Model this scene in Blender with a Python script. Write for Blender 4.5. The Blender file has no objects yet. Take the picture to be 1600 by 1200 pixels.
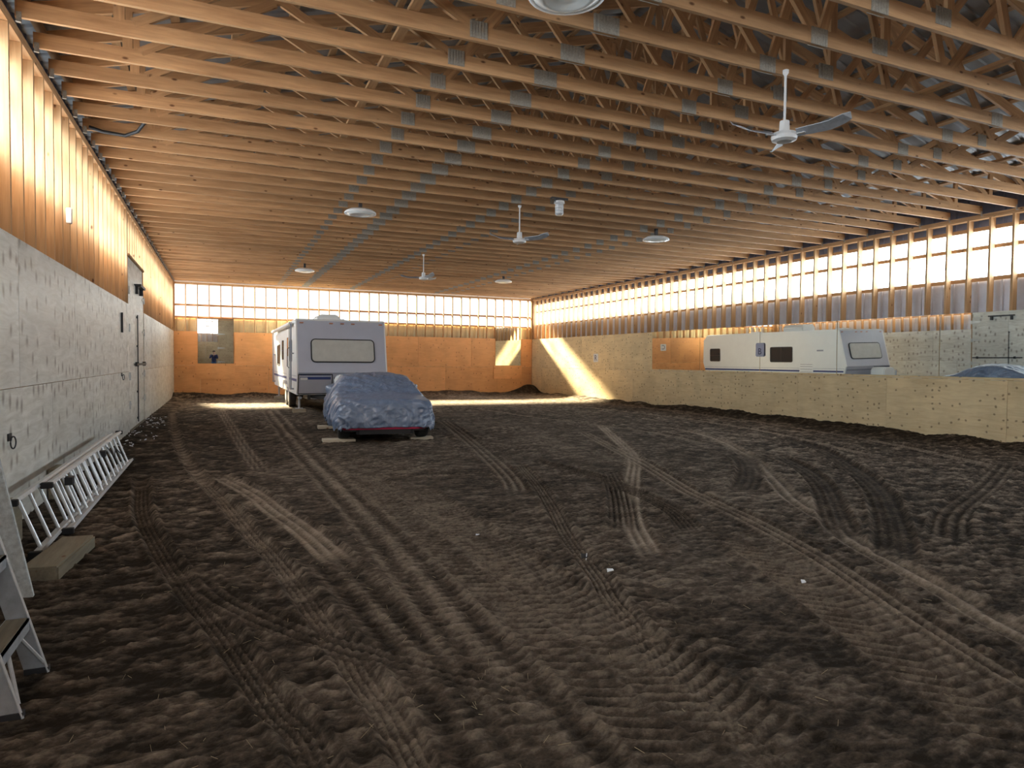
import bpy, bmesh, math, random
import numpy as np
from mathutils import Matrix, Vector
random.seed(7)
rng = np.random.RandomState(11)
C = bpy.context.scene.collection
R = math.radians
# ------------------------------------------------------------------ camera
CH = 1.4616
yaw, pit, rol = R(23.512), R(1.943), R(-0.5575)
Fv = Vector((math.sin(yaw)*math.cos(pit), math.cos(yaw)*math.cos(pit), -math.sin(pit)))
Rv = Vector((math.cos(yaw), -math.sin(yaw), 0)); Uv = Rv.cross(Fv)
R2 = Rv*math.cos(rol) - Uv*math.sin(rol); U2 = Uv*math.cos(rol) + Rv*math.sin(rol)
cam = bpy.data.objects.new('camera', bpy.data.cameras.new('camera')); C.objects.link(cam)
M = Matrix.Identity(4)
for i in range(3):
    M[i][0] = R2[i]; M[i][1] = U2[i]; M[i][2] = -Fv[i]
M.translation = (0, 0, CH)
cam.matrix_world = M
cam.data.sensor_width = 36; cam.data.lens = 1048.74/1600*36
cam.data.clip_start = .01; cam.data.clip_end = 500
bpy.context.scene.camera = cam
# ------------------------------------------------------------------ light and exposure
vs = bpy.context.scene.view_settings
vs.view_transform = 'Standard'; vs.look = 'None'; vs.gamma = 1; vs.use_curve_mapping = False
vs.exposure = 2.8
SIDE_E, FAR_E, BACK_E = 2.6, 0.27, 2.0        # how bright the daylit fibreglass strips glow
SUN_E = 30.0
w = bpy.data.worlds.new('world'); bpy.context.scene.world = w; w.use_nodes = True
w.node_tree.nodes['Background'].inputs[0].default_value = (.80, .90, 1, 1)
w.node_tree.nodes['Background'].inputs[1].default_value = .42
sl = bpy.data.lights.new('sun', 'SUN'); sl.energy = SUN_E; sl.angle = R(7.0); sl.color = (1, .83, .55)
so = bpy.data.objects.new('sun', sl); C.objects.link(so)
so.rotation_euler = Vector((.24, -1, -.62)).to_track_quat('-Z', 'Y').to_euler()
# ------------------------------------------------------------------ building numbers
XL, XR, YF, YB = -1.589, 13.238, 28.147, -2.0
HC, HP = 4.333, 2.48
XM = (XL+XR)/2
TS = .6096; TY0 = 6.9945
SS = .4064
# ------------------------------------------------------------------ materials
def newmat(name):
    m = bpy.data.materials.new(name); m.use_nodes = True
    nt = m.node_tree
    return m, nt, nt.nodes['Principled BSDF']
def nd(nt, t, **kw):
    n = nt.nodes.new(t)
    for k, v in kw.items():
        if k in n.inputs: n.inputs[k].default_value = v
        else: setattr(n, k, v)
    return n
def ramp(nt, fac, stops):
    n = nt.nodes.new('ShaderNodeValToRGB')
    e = n.color_ramp.elements
    while len(e) < len(stops): e.new(.5)
    for i, (p, c) in enumerate(stops):
        e[i].position = p; e[i].color = (c[0], c[1], c[2], 1)
    nt.links.new(fac, n.inputs[0]); return n.outputs[0]
def mixc(nt, fac, a, b, mode='MIX'):
    n = nt.nodes.new('ShaderNodeMix'); n.data_type = 'RGBA'; n.blend_type = mode
    for s, v in ((n.inputs[0], fac), (n.inputs[6], a), (n.inputs[7], b)):
        if hasattr(v, 'links'): nt.links.new(v, s)
        elif isinstance(v, (int, float)): s.default_value = v
        else: s.default_value = (v[0], v[1], v[2], 1)
    return n.outputs[2]
def coords(nt, scale, rnd=True):
    tc = nt.nodes.new('ShaderNodeTexCoord')
    mp = nt.nodes.new('ShaderNodeMapping'); mp.inputs['Scale'].default_value = scale
    nt.links.new(tc.outputs['Object'], mp.inputs[0])
    if rnd:
        oi = nt.nodes.new('ShaderNodeObjectInfo')
        ml = nd(nt, 'ShaderNodeVectorMath', operation='SCALE'); ml.inputs[0].default_value = (37, 53, 71)
        nt.links.new(oi.outputs['Random'], ml.inputs['Scale'])
        nt.links.new(ml.outputs[0], mp.inputs['Location'])
        return mp.outputs[0], oi.outputs['Random']
    return mp.outputs[0], None
def plain(name, col, rough=.6, metal=0, noise=0, nscale=8, spec=.5, bump=0, emit=0):
    m, nt, b = newmat(name)
    b.inputs['Roughness'].default_value = rough; b.inputs['Metallic'].default_value = metal
    b.inputs['Specular IOR Level'].default_value = spec
    b.inputs['Base Color'].default_value = (*col, 1)
    if noise or bump:
        c, _ = coords(nt, (1, 1, 1))
        n = nd(nt, 'ShaderNodeTexNoise', Scale=nscale, Detail=4.0, Roughness=.65)
        nt.links.new(c, n.inputs['Vector'])
        if noise:
            dk = [x*(1-noise) for x in col]; lt = [min(1, x*(1+noise*.6)) for x in col]
            nt.links.new(ramp(nt, n.outputs['Fac'], [(.3, dk), (.7, lt)]), b.inputs['Base Color'])
        if bump:
            bp = nd(nt, 'ShaderNodeBump', Strength=bump, Distance=.01)
            nt.links.new(n.outputs['Fac'], bp.inputs['Height']); nt.links.new(bp.outputs[0], b.inputs['Normal'])
    if emit:
        b.inputs['Emission Color'].default_value = (*col, 1); b.inputs['Emission Strength'].default_value = emit
    return m
def lumber(name, axis, light, dark, knot=(.16, .07, .03)):
    m, nt, b = newmat(name)
    s = [14, 14, 14]; s[axis] = 1.1
    c, rnd = coords(nt, s)
    n = nd(nt, 'ShaderNodeTexNoise', Scale=1.6, Detail=5.0, Roughness=.6, Distortion=.4)
    nt.links.new(c, n.inputs['Vector'])
    col = ramp(nt, n.outputs['Fac'], [(.3, dark), (.68, light)])
    s2 = [9, 9, 9]; s2[axis] = 4.2
    c2, _ = coords(nt, s2)
    v = nd(nt, 'ShaderNodeTexVoronoi', Scale=1.0); nt.links.new(c2, v.inputs['Vector'])
    k = ramp(nt, v.outputs['Distance'], [(.07, (1, 1, 1)), (.15, (0, 0, 0))])
    sp = nt.nodes.new('ShaderNodeSeparateColor'); nt.links.new(v.outputs['Color'], sp.inputs[0])
    th = nd(nt, 'ShaderNodeMath', operation='GREATER_THAN'); th.inputs[1].default_value = .52
    nt.links.new(sp.outputs[0], th.inputs[0])
    mu = nd(nt, 'ShaderNodeMath', operation='MULTIPLY'); nt.links.new(k, mu.inputs[0]); nt.links.new(th.outputs[0], mu.inputs[1])
    col = mixc(nt, mu.outputs[0], col, knot)
    mr = nd(nt, 'ShaderNodeMapRange'); mr.inputs[3].default_value = .80; mr.inputs[4].default_value = 1.12
    nt.links.new(rnd, mr.inputs[0])
    cc = nt.nodes.new('ShaderNodeCombineColor')
    for i in range(3): nt.links.new(mr.outputs[0], cc.inputs[i])
    nt.links.new(mixc(nt, 1.0, col, cc.outputs[0], 'MULTIPLY'), b.inputs['Base Color'])
    b.inputs['Roughness'].default_value = .62; b.inputs['Specular IOR Level'].default_value = .3
    return m
def plywood(name, light, dark, knotc, knots=.55, kscale=(8.5, 1, 5.5), rough=.6, spec=.25, soft=(.09, .22)):
    m, nt, b = newmat(name)
    c, rnd = coords(nt, (1.1, 1, 7))
    n = nd(nt, 'ShaderNodeTexNoise', Scale=2.0, Detail=6.0, Roughness=.62, Distortion=1.1)
    nt.links.new(c, n.inputs['Vector'])
    col = ramp(nt, n.outputs['Fac'], [(.28, dark), (.66, light)])
    c2, _ = coords(nt, kscale)
    nz = nd(nt, 'ShaderNodeTexNoise', Scale=.7, Detail=2.0); nt.links.new(c2, nz.inputs['Vector'])
    ad = nd(nt, 'ShaderNodeVectorMath', operation='MULTIPLY_ADD'); ad.inputs[1].default_value = (.5, 0, .5)
    nt.links.new(nz.outputs['Color'], ad.inputs[0]); nt.links.new(c2, ad.inputs[2])
    v = nd(nt, 'ShaderNodeTexVoronoi', Scale=1.0, Randomness=.62); v.voronoi_dimensions = '2D'
    sx = nt.nodes.new('ShaderNodeSeparateXYZ'); nt.links.new(ad.outputs[0], sx.inputs[0])
    cx = nt.nodes.new('ShaderNodeCombineXYZ'); nt.links.new(sx.outputs[0], cx.inputs[0]); nt.links.new(sx.outputs[2], cx.inputs[1])
    nt.links.new(cx.outputs[0], v.inputs['Vector'])
    k = ramp(nt, v.outputs['Distance'], [(soft[0], (1, 1, 1)), (soft[1], (0, 0, 0))])
    sp = nt.nodes.new('ShaderNodeSeparateColor'); nt.links.new(v.outputs['Color'], sp.inputs[0])
    th = nd(nt, 'ShaderNodeMath', operation='GREATER_THAN'); th.inputs[1].default_value = 1-knots
    nt.links.new(sp.outputs[0], th.inputs[0])
    mu = nd(nt, 'ShaderNodeMath', operation='MULTIPLY'); nt.links.new(k, mu.inputs[0]); nt.links.new(th.outputs[0], mu.inputs[1])
    mu2 = nd(nt, 'ShaderNodeMath', operation='MULTIPLY'); nt.links.new(mu.outputs[0], mu2.inputs[0]); mu2.inputs[1].default_value = .85
    col = mixc(nt, mu2.outputs[0], col, knotc)
    c3, _ = coords(nt, (.8, 1, .8))
    n3 = nd(nt, 'ShaderNodeTexNoise', Scale=2.2, Detail=3.0); nt.links.new(c3, n3.inputs['Vector'])
    blot = ramp(nt, n3.outputs['Fac'], [(.32, (.86, .86, .86)), (.62, (1.0, 1.0, 1.0))])
    col = mixc(nt, 1.0, col, blot, 'MULTIPLY')
    mr = nd(nt, 'ShaderNodeMapRange'); mr.inputs[3].default_value = .88; mr.inputs[4].default_value = 1.06
    nt.links.new(rnd, mr.inputs[0])
    cc = nt.nodes.new('ShaderNodeCombineColor')
    for i in range(3): nt.links.new(mr.outputs[0], cc.inputs[i])
    nt.links.new(mixc(nt, 1.0, col, cc.outputs[0], 'MULTIPLY'), b.inputs['Base Color'])
    b.inputs['Roughness'].default_value = rough; b.inputs['Specular IOR Level'].default_value = spec
    bp = nd(nt, 'ShaderNodeBump', Strength=.25, Distance=.006)
    nt.links.new(n.outputs['Fac'], bp.inputs['Height']); nt.links.new(bp.outputs[0], b.inputs['Normal'])
    return m
def glowpanel(name, col, e):
    m, nt, b = newmat(name)
    out = nt.nodes['Material Output']
    em = nd(nt, 'ShaderNodeEmission'); em.inputs[0].default_value = (*col, 1); em.inputs[1].default_value = e
    tr = nd(nt, 'ShaderNodeBsdfTransparent'); tr.inputs[0].default_value = (.9, .92, .9, 1)
    mx = nt.nodes.new('ShaderNodeMixShader'); mx.inputs[0].default_value = .35
    nt.links.new(em.outputs[0], mx.inputs[1]); nt.links.new(tr.outputs[0], mx.inputs[2])
    nt.links.new(mx.outputs[0], out.inputs[0]); return m

LUM_L, LUM_D = (.63, .385, .20), (.42, .235, .115)
m_lx = lumber('lumber_along_x', 0, LUM_L, LUM_D)
m_ly = lumber('lumber_along_y', 1, LUM_L, LUM_D)
m_lz = lumber('lumber_along_z', 2, (.64, .41, .22), (.48, .28, .13))
m_purlin = lumber('purlin_lumber', 1, (.5, .3, .15), (.34, .19, .09))
m_ply_l = plywood('skylit_plywood', (.93, .93, .88), (.66, .65, .58), (.26, .22, .18), .6, (5.4, 1, 3.4), .38, .5, (.04, .27))  # yellow plywood, cool pale daylight on the left wall put into its colour
m_ply_r = plywood('pale_plywood', (.92, .75, .46), (.78, .60, .34), (.30, .19, .10), .28, (7.5, 1, 8.0))
m_ply_f = plywood('bounce_lit_plywood', (.90, .47, .21), (.80, .39, .16), (.46, .19, .08), .14)  # warm bounce light on the far wall put into the plywood colour
m_ply_b = plywood('back_plywood', (.62, .50, .34), (.5, .38, .25), (.2, .13, .08), .35)
m_siding = plain('galvanised_siding', (.64, .64, .70), .45, .35, .12, 3)
m_siding_w = plain('warm_lit_siding', (.88, .78, .52), .5, .05, .12, 3)  # warm light on the far siding put into its yellow tint
m_siding_shade = plain('shaded_upper_siding', (.14, .15, .21), .5, .2, .12, 3)  # darker copy of the siding, shade above the strips put into its colour
m_roofm = plain('roof_steel', (.34, .36, .38), .42, .45, .2, 2)
m_glow_s = glowpanel('side_fibreglass', (.80, .92, 1.0), SIDE_E)
m_glow_f = glowpanel('far_fibreglass', (1.0, .93, .80), FAR_E)
m_glow_b = glowpanel('back_fibreglass', (.88, .95, 1.0), BACK_E)
m_plate = plain('galvanised_nail_plate', (.37, .345, .30), .6, .05, .25, 60)
m_alu = plain('brushed_aluminium', (.72, .74, .77), .36, .4, .12, 30)
m_alu2 = plain('dusty_aluminium', (.52, .55, .60), .5, .55, .2, 14)
m_black = plain('black_rubber', (.015, .015, .017), .6)
m_dark = plain('dark_steel', (.05, .05, .055), .5, .4)
m_white = plain('white_enamel', (.80, .81, .82), .35)
m_hinge = plain('zinc_hinge', (.62, .63, .62), .4, .4)
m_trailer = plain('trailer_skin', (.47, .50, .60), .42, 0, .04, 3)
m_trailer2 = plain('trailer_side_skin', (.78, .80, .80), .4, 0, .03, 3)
m_guard = plain('window_guard', (.52, .53, .50), .5, 0, .08, 6)
m_blue = plain('navy_stripe', (.035, .06, .20), .4)
m_greyst = plain('grey_stripe', (.28, .30, .36), .4)
m_red = plain('crimson_bumper', (.55, .02, .09), .35)
m_amber = plain('amber_lens', (.45, .20, .12), .3)
m_glassd = plain('tinted_glass', (.03, .035, .04), .08)
m_grey_p = plain('grey_sign', (.42, .45, .58), .5)
m_board = lumber('weathered_board', 1, (.30, .27, .20), (.18, .155, .115))
m_boardp = lumber('pale_board', 0, (.58, .52, .42), (.42, .37, .28))
m_paintb = plain('white_painted_board', (.62, .66, .68), .7, 0, .35, 26)
m_bluebag = plain('blue_plastic', (.02, .12, .36), .35, 0, .3, 10)
m_skin = plain('skin', (.55, .33, .24), .5)
m_navy = plain('navy_jacket', (.018, .028, .11), .8)
m_jean = plain('blue_jeans', (.05, .13, .30), .85)
m_cap = plain('brown_cap', (.06, .035, .025), .8)
m_straw = plain('straw', (.45, .36, .22), .8)
m_paper = plain('white_scrap', (.80, .82, .86), .6)
mm, nt, b = newmat('mirror_glass')
b.inputs['Base Color'].default_value = (.86, .90, .87, 1); b.inputs['Metallic'].default_value = 1; b.inputs['Roughness'].default_value = .012
m_mirror = mm
# lamp glass
m_lampg = plain('lamp_glass', (.90, .93, .92), .18, 0)
# car cover
m_cover, nt, b = newmat('grey_blue_cover_fabric')
c, _ = coords(nt, (1, 1, 1))
n = nd(nt, 'ShaderNodeTexNoise', Scale=7.0, Detail=4.0, Distortion=1.4); nt.links.new(c, n.inputs['Vector'])
nt.links.new(ramp(nt, n.outputs['Fac'], [(.3, (.13, .175, .27)), (.7, (.20, .255, .37))]), b.inputs['Base Color'])
b.inputs['Roughness'].default_value = .33; b.inputs['Specular IOR Level'].default_value = .9
bp = nd(nt, 'ShaderNodeBump', Strength=.6, Distance=.04)
nt.links.new(n.outputs['Fac'], bp.inputs['Height']); nt.links.new(bp.outputs[0], b.inputs['Normal'])
# ground
m_soil, nt, b = newmat('arena_soil')
at = nt.nodes.new('ShaderNodeAttribute'); at.attribute_name = 'tone'
c, _ = coords(nt, (1, 1, 1), False)
c, _ = coords(nt, (.6, 1, 1), False)
n1 = nd(nt, 'ShaderNodeTexNoise', Scale=30.0, Detail=7.0, Roughness=.74); nt.links.new(c, n1.inputs['Vector'])
n2 = nd(nt, 'ShaderNodeTexNoise', Scale=4.5, Detail=5.0, Roughness=.7); nt.links.new(c, n2.inputs['Vector'])
s1 = nd(nt, 'ShaderNodeMath', operation='MULTIPLY_ADD'); nt.links.new(n1.outputs['Fac'], s1.inputs[0]); s1.inputs[1].default_value = .85; nt.links.new(at.outputs['Fac'], s1.inputs[2])
s2 = nd(nt, 'ShaderNodeMath', operation='MULTIPLY_ADD'); nt.links.new(n2.outputs['Fac'], s2.inputs[0]); s2.inputs[1].default_value = .45; nt.links.new(s1.outputs[0], s2.inputs[2])
s3 = nd(nt, 'ShaderNodeMath', operation='SUBTRACT'); nt.links.new(s2.outputs[0], s3.inputs[0]); s3.inputs[1].default_value = .65
nt.links.new(ramp(nt, s3.outputs[0], [(.14, (.030, .023, .017)), (.37, (.105, .081, .061)), (.60, (.27, .215, .165)), (.88, (.50, .41, .32))]), b.inputs['Base Color'])
b.inputs['Roughness'].default_value = .93; b.inputs['Specular IOR Level'].default_value = .12
n4 = nd(nt, 'ShaderNodeTexNoise', Scale=45.0, Detail=6.0, Roughness=.78); nt.links.new(c, n4.inputs['Vector'])
bp = nd(nt, 'ShaderNodeBump', Strength=.9, Distance=.035)
nt.links.new(n4.outputs['Fac'], bp.inputs['Height']); nt.links.new(bp.outputs[0], b.inputs['Normal'])

# ------------------------------------------------------------------ mesh helpers
class MB:
    def __init__(s): s.v = []; s.f = []
    def add(s, v, f):
        o = len(s.v); s.v += [tuple(p) for p in v]; s.f += [tuple(i+o for i in q) for q in f]; return s
    def box(s, x0, x1, y0, y1, z0, z1, M=None):
        v = [Vector(p) for p in ((x0,y0,z0),(x1,y0,z0),(x1,y1,z0),(x0,y1,z0),(x0,y0,z1),(x1,y0,z1),(x1,y1,z1),(x0,y1,z1))]
        if M: v = [M@p for p in v]
        return s.add(v, [(0,3,2,1),(4,5,6,7),(0,1,5,4),(1,2,6,5),(2,3,7,6),(3,0,4,7)])
    def prism(s, pts, d0, d1, fn):          # polygon pts (a,b) extruded d0..d1; fn(a,b,d)->xyz
        n = len(pts)
        v = [fn(a, b, d0) for a, b in pts]+[fn(a, b, d1) for a, b in pts]
        f = [tuple(range(n))[::-1], tuple(range(n, 2*n))]+[(i, (i+1) % n, n+(i+1) % n, n+i) for i in range(n)]
        return s.add(v, f)
    def tube(s, path, r, n=8, cap=True):
        path = [Vector(p) for p in path]; k = len(path); rs = r if isinstance(r, (list, tuple)) else [r]*k
        rings = []
        for i, p in enumerate(path):
            t = (path[min(i+1, k-1)]-path[max(i-1, 0)]).normalized()
            a = t.cross(Vector((0, 0, 1)))
            if a.length < .1: a = t.cross(Vector((0, 1, 0)))
            a.normalize(); bb = t.cross(a)
            rings.append([p+(a*math.cos(2*math.pi*j/n)+bb*math.sin(2*math.pi*j/n))*rs[i] for j in range(n)])
        v = [p for q in rings for p in q]
        f = [(i*n+j, i*n+(j+1) % n, (i+1)*n+(j+1) % n, (i+1)*n+j) for i in range(k-1) for j in range(n)]
        if cap: f += [tuple(range(n))[::-1], tuple(range((k-1)*n, k*n))]
        return s.add(v, f)
    def lathe(s, prof, n, cx, cy, z0=0, axis='z'):    # prof (r,z)
        v = []
        for r_, z in prof:
            for j in range(n):
                a = 2*math.pi*j/n
                if axis == 'z': v.append((cx+r_*math.cos(a), cy+r_*math.sin(a), z0+z))
                else: v.append((cx+z, cy+r_*math.cos(a), z0+r_*math.sin(a)))   # axis along x
        k = len(prof)
        f = [(i*n+j, i*n+(j+1) % n, (i+1)*n+(j+1) % n, (i+1)*n+j) for i in range(k-1) for j in range(n)]
        f += [tuple(range(n)), tuple(range((k-1)*n, k*n))]
        return s.add(v, f)
def rrect(w, h, r, n=4):
    p = []
    for cx, cy, a0 in ((w/2-r, h/2-r, 0), (-w/2+r, h/2-r, 90), (-w/2+r, -h/2+r, 180), (w/2-r, -h/2+r, 270)):
        for i in range(n+1):
            a = R(a0+90*i/n); p.append((cx+r*math.cos(a), cy+r*math.sin(a)))
    return p
def frame_ring(mb, w, h, r, t, d0, d1, fn):       # rounded rectangular ring
    o = rrect(w, h, r); i = rrect(w-2*t, h-2*t, max(.005, r-t)); n = len(o)
    v = [fn(a, b, d0) for a, b in o]+[fn(a, b, d0) for a, b in i]+[fn(a, b, d1) for a, b in o]+[fn(a, b, d1) for a, b in i]
    f = []
    for k in range(n):
        q = (k+1) % n
        f += [(k, q, n+q, n+k), (2*n+k, 3*n+k, 3*n+q, 2*n+q), (k, 2*n+k, 2*n+q, q), (n+k, n+q, 3*n+q, 3*n+k)]
    mb.add(v, f); return mb
def fixn(me):
    bm = bmesh.new(); bm.from_mesh(me); bmesh.ops.recalc_face_normals(bm, faces=bm.faces); bm.to_mesh(me); bm.free()
def mesh_of(name, mb, mat, centre=True, smooth=False, bevel=0, origin=None):
    vs_ = mb.v; c = Vector((0, 0, 0))
    if origin is not None: c = Vector(origin)
    elif centre:
        xs, ys, zs = zip(*vs_); c = Vector(((min(xs)+max(xs))/2, (min(ys)+max(ys))/2, (min(zs)+max(zs))/2))
    me = bpy.data.meshes.new(name)
    me.from_pydata([(x-c.x, y-c.y, z-c.z) for x, y, z in vs_], [], mb.f)
    bm = bmesh.new(); bm.from_mesh(me)
    bmesh.ops.recalc_face_normals(bm, faces=bm.faces)
    if bevel:
        ed = [e for e in bm.edges if len(e.link_faces) == 2 and e.calc_face_angle(0) > .5]
        bmesh.ops.bevel(bm, geom=ed, offset=bevel, segments=2, affect='EDGES', clamp_overlap=True)
    bm.to_mesh(me); bm.free()
    if smooth:
        for p in me.polygons: p.use_smooth = True
    me.materials.append(mat)
    return me, c
def link(name, me, loc, parent=None, rot=None):
    o = bpy.data.objects.new(name, me); C.objects.link(o)
    o.location = loc
    if rot: o.rotation_euler = rot
    if parent is not None: o.parent = parent
    return o
WL = {}
def wloc(p):                 # summed world offset of an unrotated parent chain
    v = Vector((0, 0, 0))
    while p is not None: v += p.location; p = p.parent
    return v
def obj(name, mb, mat, parent=None, **kw):
    me, c = mesh_of(name, mb, mat, **kw)
    return link(name, me, c-(wloc(parent) if parent else Vector((0, 0, 0))), parent)
def empty(name, loc, rz=0, parent=None):
    o = bpy.data.objects.new(name, None); C.objects.link(o); o.location = loc; o.rotation_euler = (0, 0, rz)
    o.empty_display_size = .2
    if parent is not None: o.parent = parent
    return o
def tag(o, label=None, cat=None, group=None, kind=None):
    if label: o['label'] = label
    if cat: o['category'] = cat
    if group: o['group'] = group
    if kind: o['kind'] = kind
    return o
def struct(name, loc=(0, 0, 0), rz=0):
    return tag(empty(name, loc, rz), kind='structure')
def dup(o, parent=None):
    c = o.copy(); C.objects.link(c)
    if parent is not None: c.parent = parent
    for ch in list(o.children): dup(ch, c)
    return c

# ------------------------------------------------------------------ floor
def vnoise(x, y, seed):
    xi = np.floor(x).astype(np.int64); yi = np.floor(y).astype(np.int64); fx = x-xi; fy = y-yi
    fx = fx*fx*(3-2*fx); fy = fy*fy*(3-2*fy)
    def h(a, b):
        k = (a*374761393+b*668265263+seed*1442695041) & 0xffffffff
        k = ((k ^ (k >> 13))*1274126177) & 0xffffffff
        return ((k ^ (k >> 16)) & 0xffff)/65535.0
    return (h(xi, yi)*(1-fx)+h(xi+1, yi)*fx)*(1-fy)+(h(xi, yi+1)*(1-fx)+h(xi+1, yi+1)*fx)*fy
def fbm(x, y, f, o, seed, g=.5):
    s = 0; a = 1; t = 0
    for i in range(o):
        s = s+a*vnoise(x*f+i*17.3, y*f-i*9.1, seed+i); t += a; a *= g; f *= 2.03
    return s/t-.5
TR = {
't1': [(-1.2,20.2),(-.94,16.65),(-.67,12.85),(-.35,9.92),(-.13,8.36),(.06,7.2),(.25,5.83),(.33,5.41),(.44,4.54),(.55,3.49),(.6,2.99),(.64,2.59),(.67,1.5)],
't2': [(-.91,9.53),(-.82,8.58),(-.67,7.09),(-.42,5.71),(-.2,4.67),(-.02,3.98),(.11,3.38),(.21,2.92),(.3,2.58),(.36,1.5)],
't3': [(-.1,9.39),(.28,7.97),(.5,6.76),(.67,5.86),(.78,4.98),(.81,4.66)],
't4': [(3.95,8.85),(3.47,7.19),(3.01,5.85),(2.69,4.98),(2.5,4.38),(2.34,3.85),(2.22,3.54),(2.09,3.05),(2.02,2.72),(1.97,2.44),(1.91,2.2),(1.82,1.5)],
't5': [(8.24,13.75),(6.66,10.34),(5.82,8.67),(4.83,7.21),(3.98,5.97),(3.46,5.14),(3.22,4.68),(2.9,4.03)],
't6': [(9.36,12.73),(8.98,10.77),(7.87,8.56),(6.66,6.74),(5.71,5.42),(5.19,4.47),(4.83,3.96),(4.52,3.3),(4.29,2.78),(4.06,2.35),(3.8,1.6)],
't7': [(8.22,8.27),(7.47,6.95),(6.63,5.87),(5.54,4.76),(4.74,3.92)],
't8': [(10.27,10.46),(9.68,8.8),(8.14,6.71),(7.11,5.52),(6.25,4.73),(5.38,4.0),(4.59,3.39)],
't9': [(7.75,8.76),(7.24,7.81),(6.33,6.76),(5.39,5.88)],
't10': [(6.99,12.33),(5.65,8.24),(4.9,6.19),(4.63,5.11),(4.36,4.24),(4.07,3.49),(3.57,2.43),(3.2,1.5)],
't11': [(4.77,7.71),(4.24,6.64),(3.6,5.54),(3.14,4.8)],
't12': [(5.06,16.01),(4.15,11.4),(3.4,7.99),(2.96,6.61)],
't13': [(1.28,20.5),(1.21,11.48),(1.26,6.74),(1.25,4.68),(1.21,3.26),(1.2,1.5)],
't14': [(1.62,8.65),(1.68,5.49),(1.67,3.8),(1.67,2.61),(1.65,1.5)],
't15': [(2.01,7.56),(1.94,4.95),(1.93,3.46),(1.94,2.5),(1.93,1.5)],
't16': [(.7,5.25),(.83,4.01),(.9,2.92),(.92,1.5)],
't17': [(12.6,20),(12.5,16),(12.2,12),(11.4,8.5),(10.03,5.56),(9,4)],
't18': [(4.12,4.54),(3.66,3.41),(3.3,2.5),(3.04,1.85),(2.91,1.3)],
't19': [(11.15,6.4),(8.51,5.13),(6.71,4.34),(5.46,3.57)],
't20': [(0,21),(.2,16),(.35,12),(.5,9)], 't21': [(7.2,20),(7.6,16),(8.3,12),(8.0,9.5)], 't22': [(10.8,20),(11.2,15),(10.8,11),(9.6,7.5)],
't23': [(-.2,5.1),(.05,4.3),(.6,3.4),(1.5,2.4)], 't24': [(4.2,9.3),(4.4,7.4),(4.15,5.6),(3.7,4.6)],
}
# name: width, depth, number of ribs, lug period, lug depth, tone
TP = {'t1': (.155,.020,4,.045,.006,.16), 't2': (.15,.022,4,.05,.005,-.02), 't3': (.26,.014,3,.05,.003,.26), 't4': (.155,.016,4,.05,.005,.08),
 't5': (.22,.008,3,.05,.002,.30), 't6': (.24,.010,2,.06,.002,.22), 't7': (.30, .016, 4, .05, .004, -.12), 't8': (.32, .018, 4, .05, .004, -.13),
 't9': (.34,.018,4,.05,.003,-.13), 't10': (.26,.010,3,.06,.004,.14), 't11': (.26,.014,5,.05,.003,-.08), 't12': (.30,.010,3,.05,.004,.07),
 't13': (.44,.012,2,.085,.013,.05), 't14': (.46,.012,1,.09,.015,.02), 't15': (.46,.012,1,.085,.015,.06), 't16': (.34,.012,2,.085,.010,-.05),
 't17': (.34,.016,3,.06,.003,.09), 't18': (.46,.012,1,.09,.014,.05), 't19': (.3,.014,3,.07,.006,-.06), 't20': (.24,.012,3,.06,.003,.1),
 't21': (.28,.012,3,.06,.003,.1), 't22': (.28,.012,3,.06,.003,.12), 't23': (.2,.012,3,.06,.006,-.05), 't24': (.22,.014,5,.05,.003,-.1)}
def catmull(P, m=7):
    P = [np.array(p, float) for p in P]; P = [2*P[0]-P[1]]+P+[2*P[-1]-P[-2]]; o = []
    for i in range(1, len(P)-2):
        for k in range(m):
            t = k/m; a, b_, c_, d_ = P[i-1:i+3]
            o.append(.5*((2*b_)+(-a+c_)*t+(2*a-5*b_+4*c_-d_)*t*t+(-a+3*b_-3*c_+d_)*t**3))
    o.append(P[-2]); return np.array(o)
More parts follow.
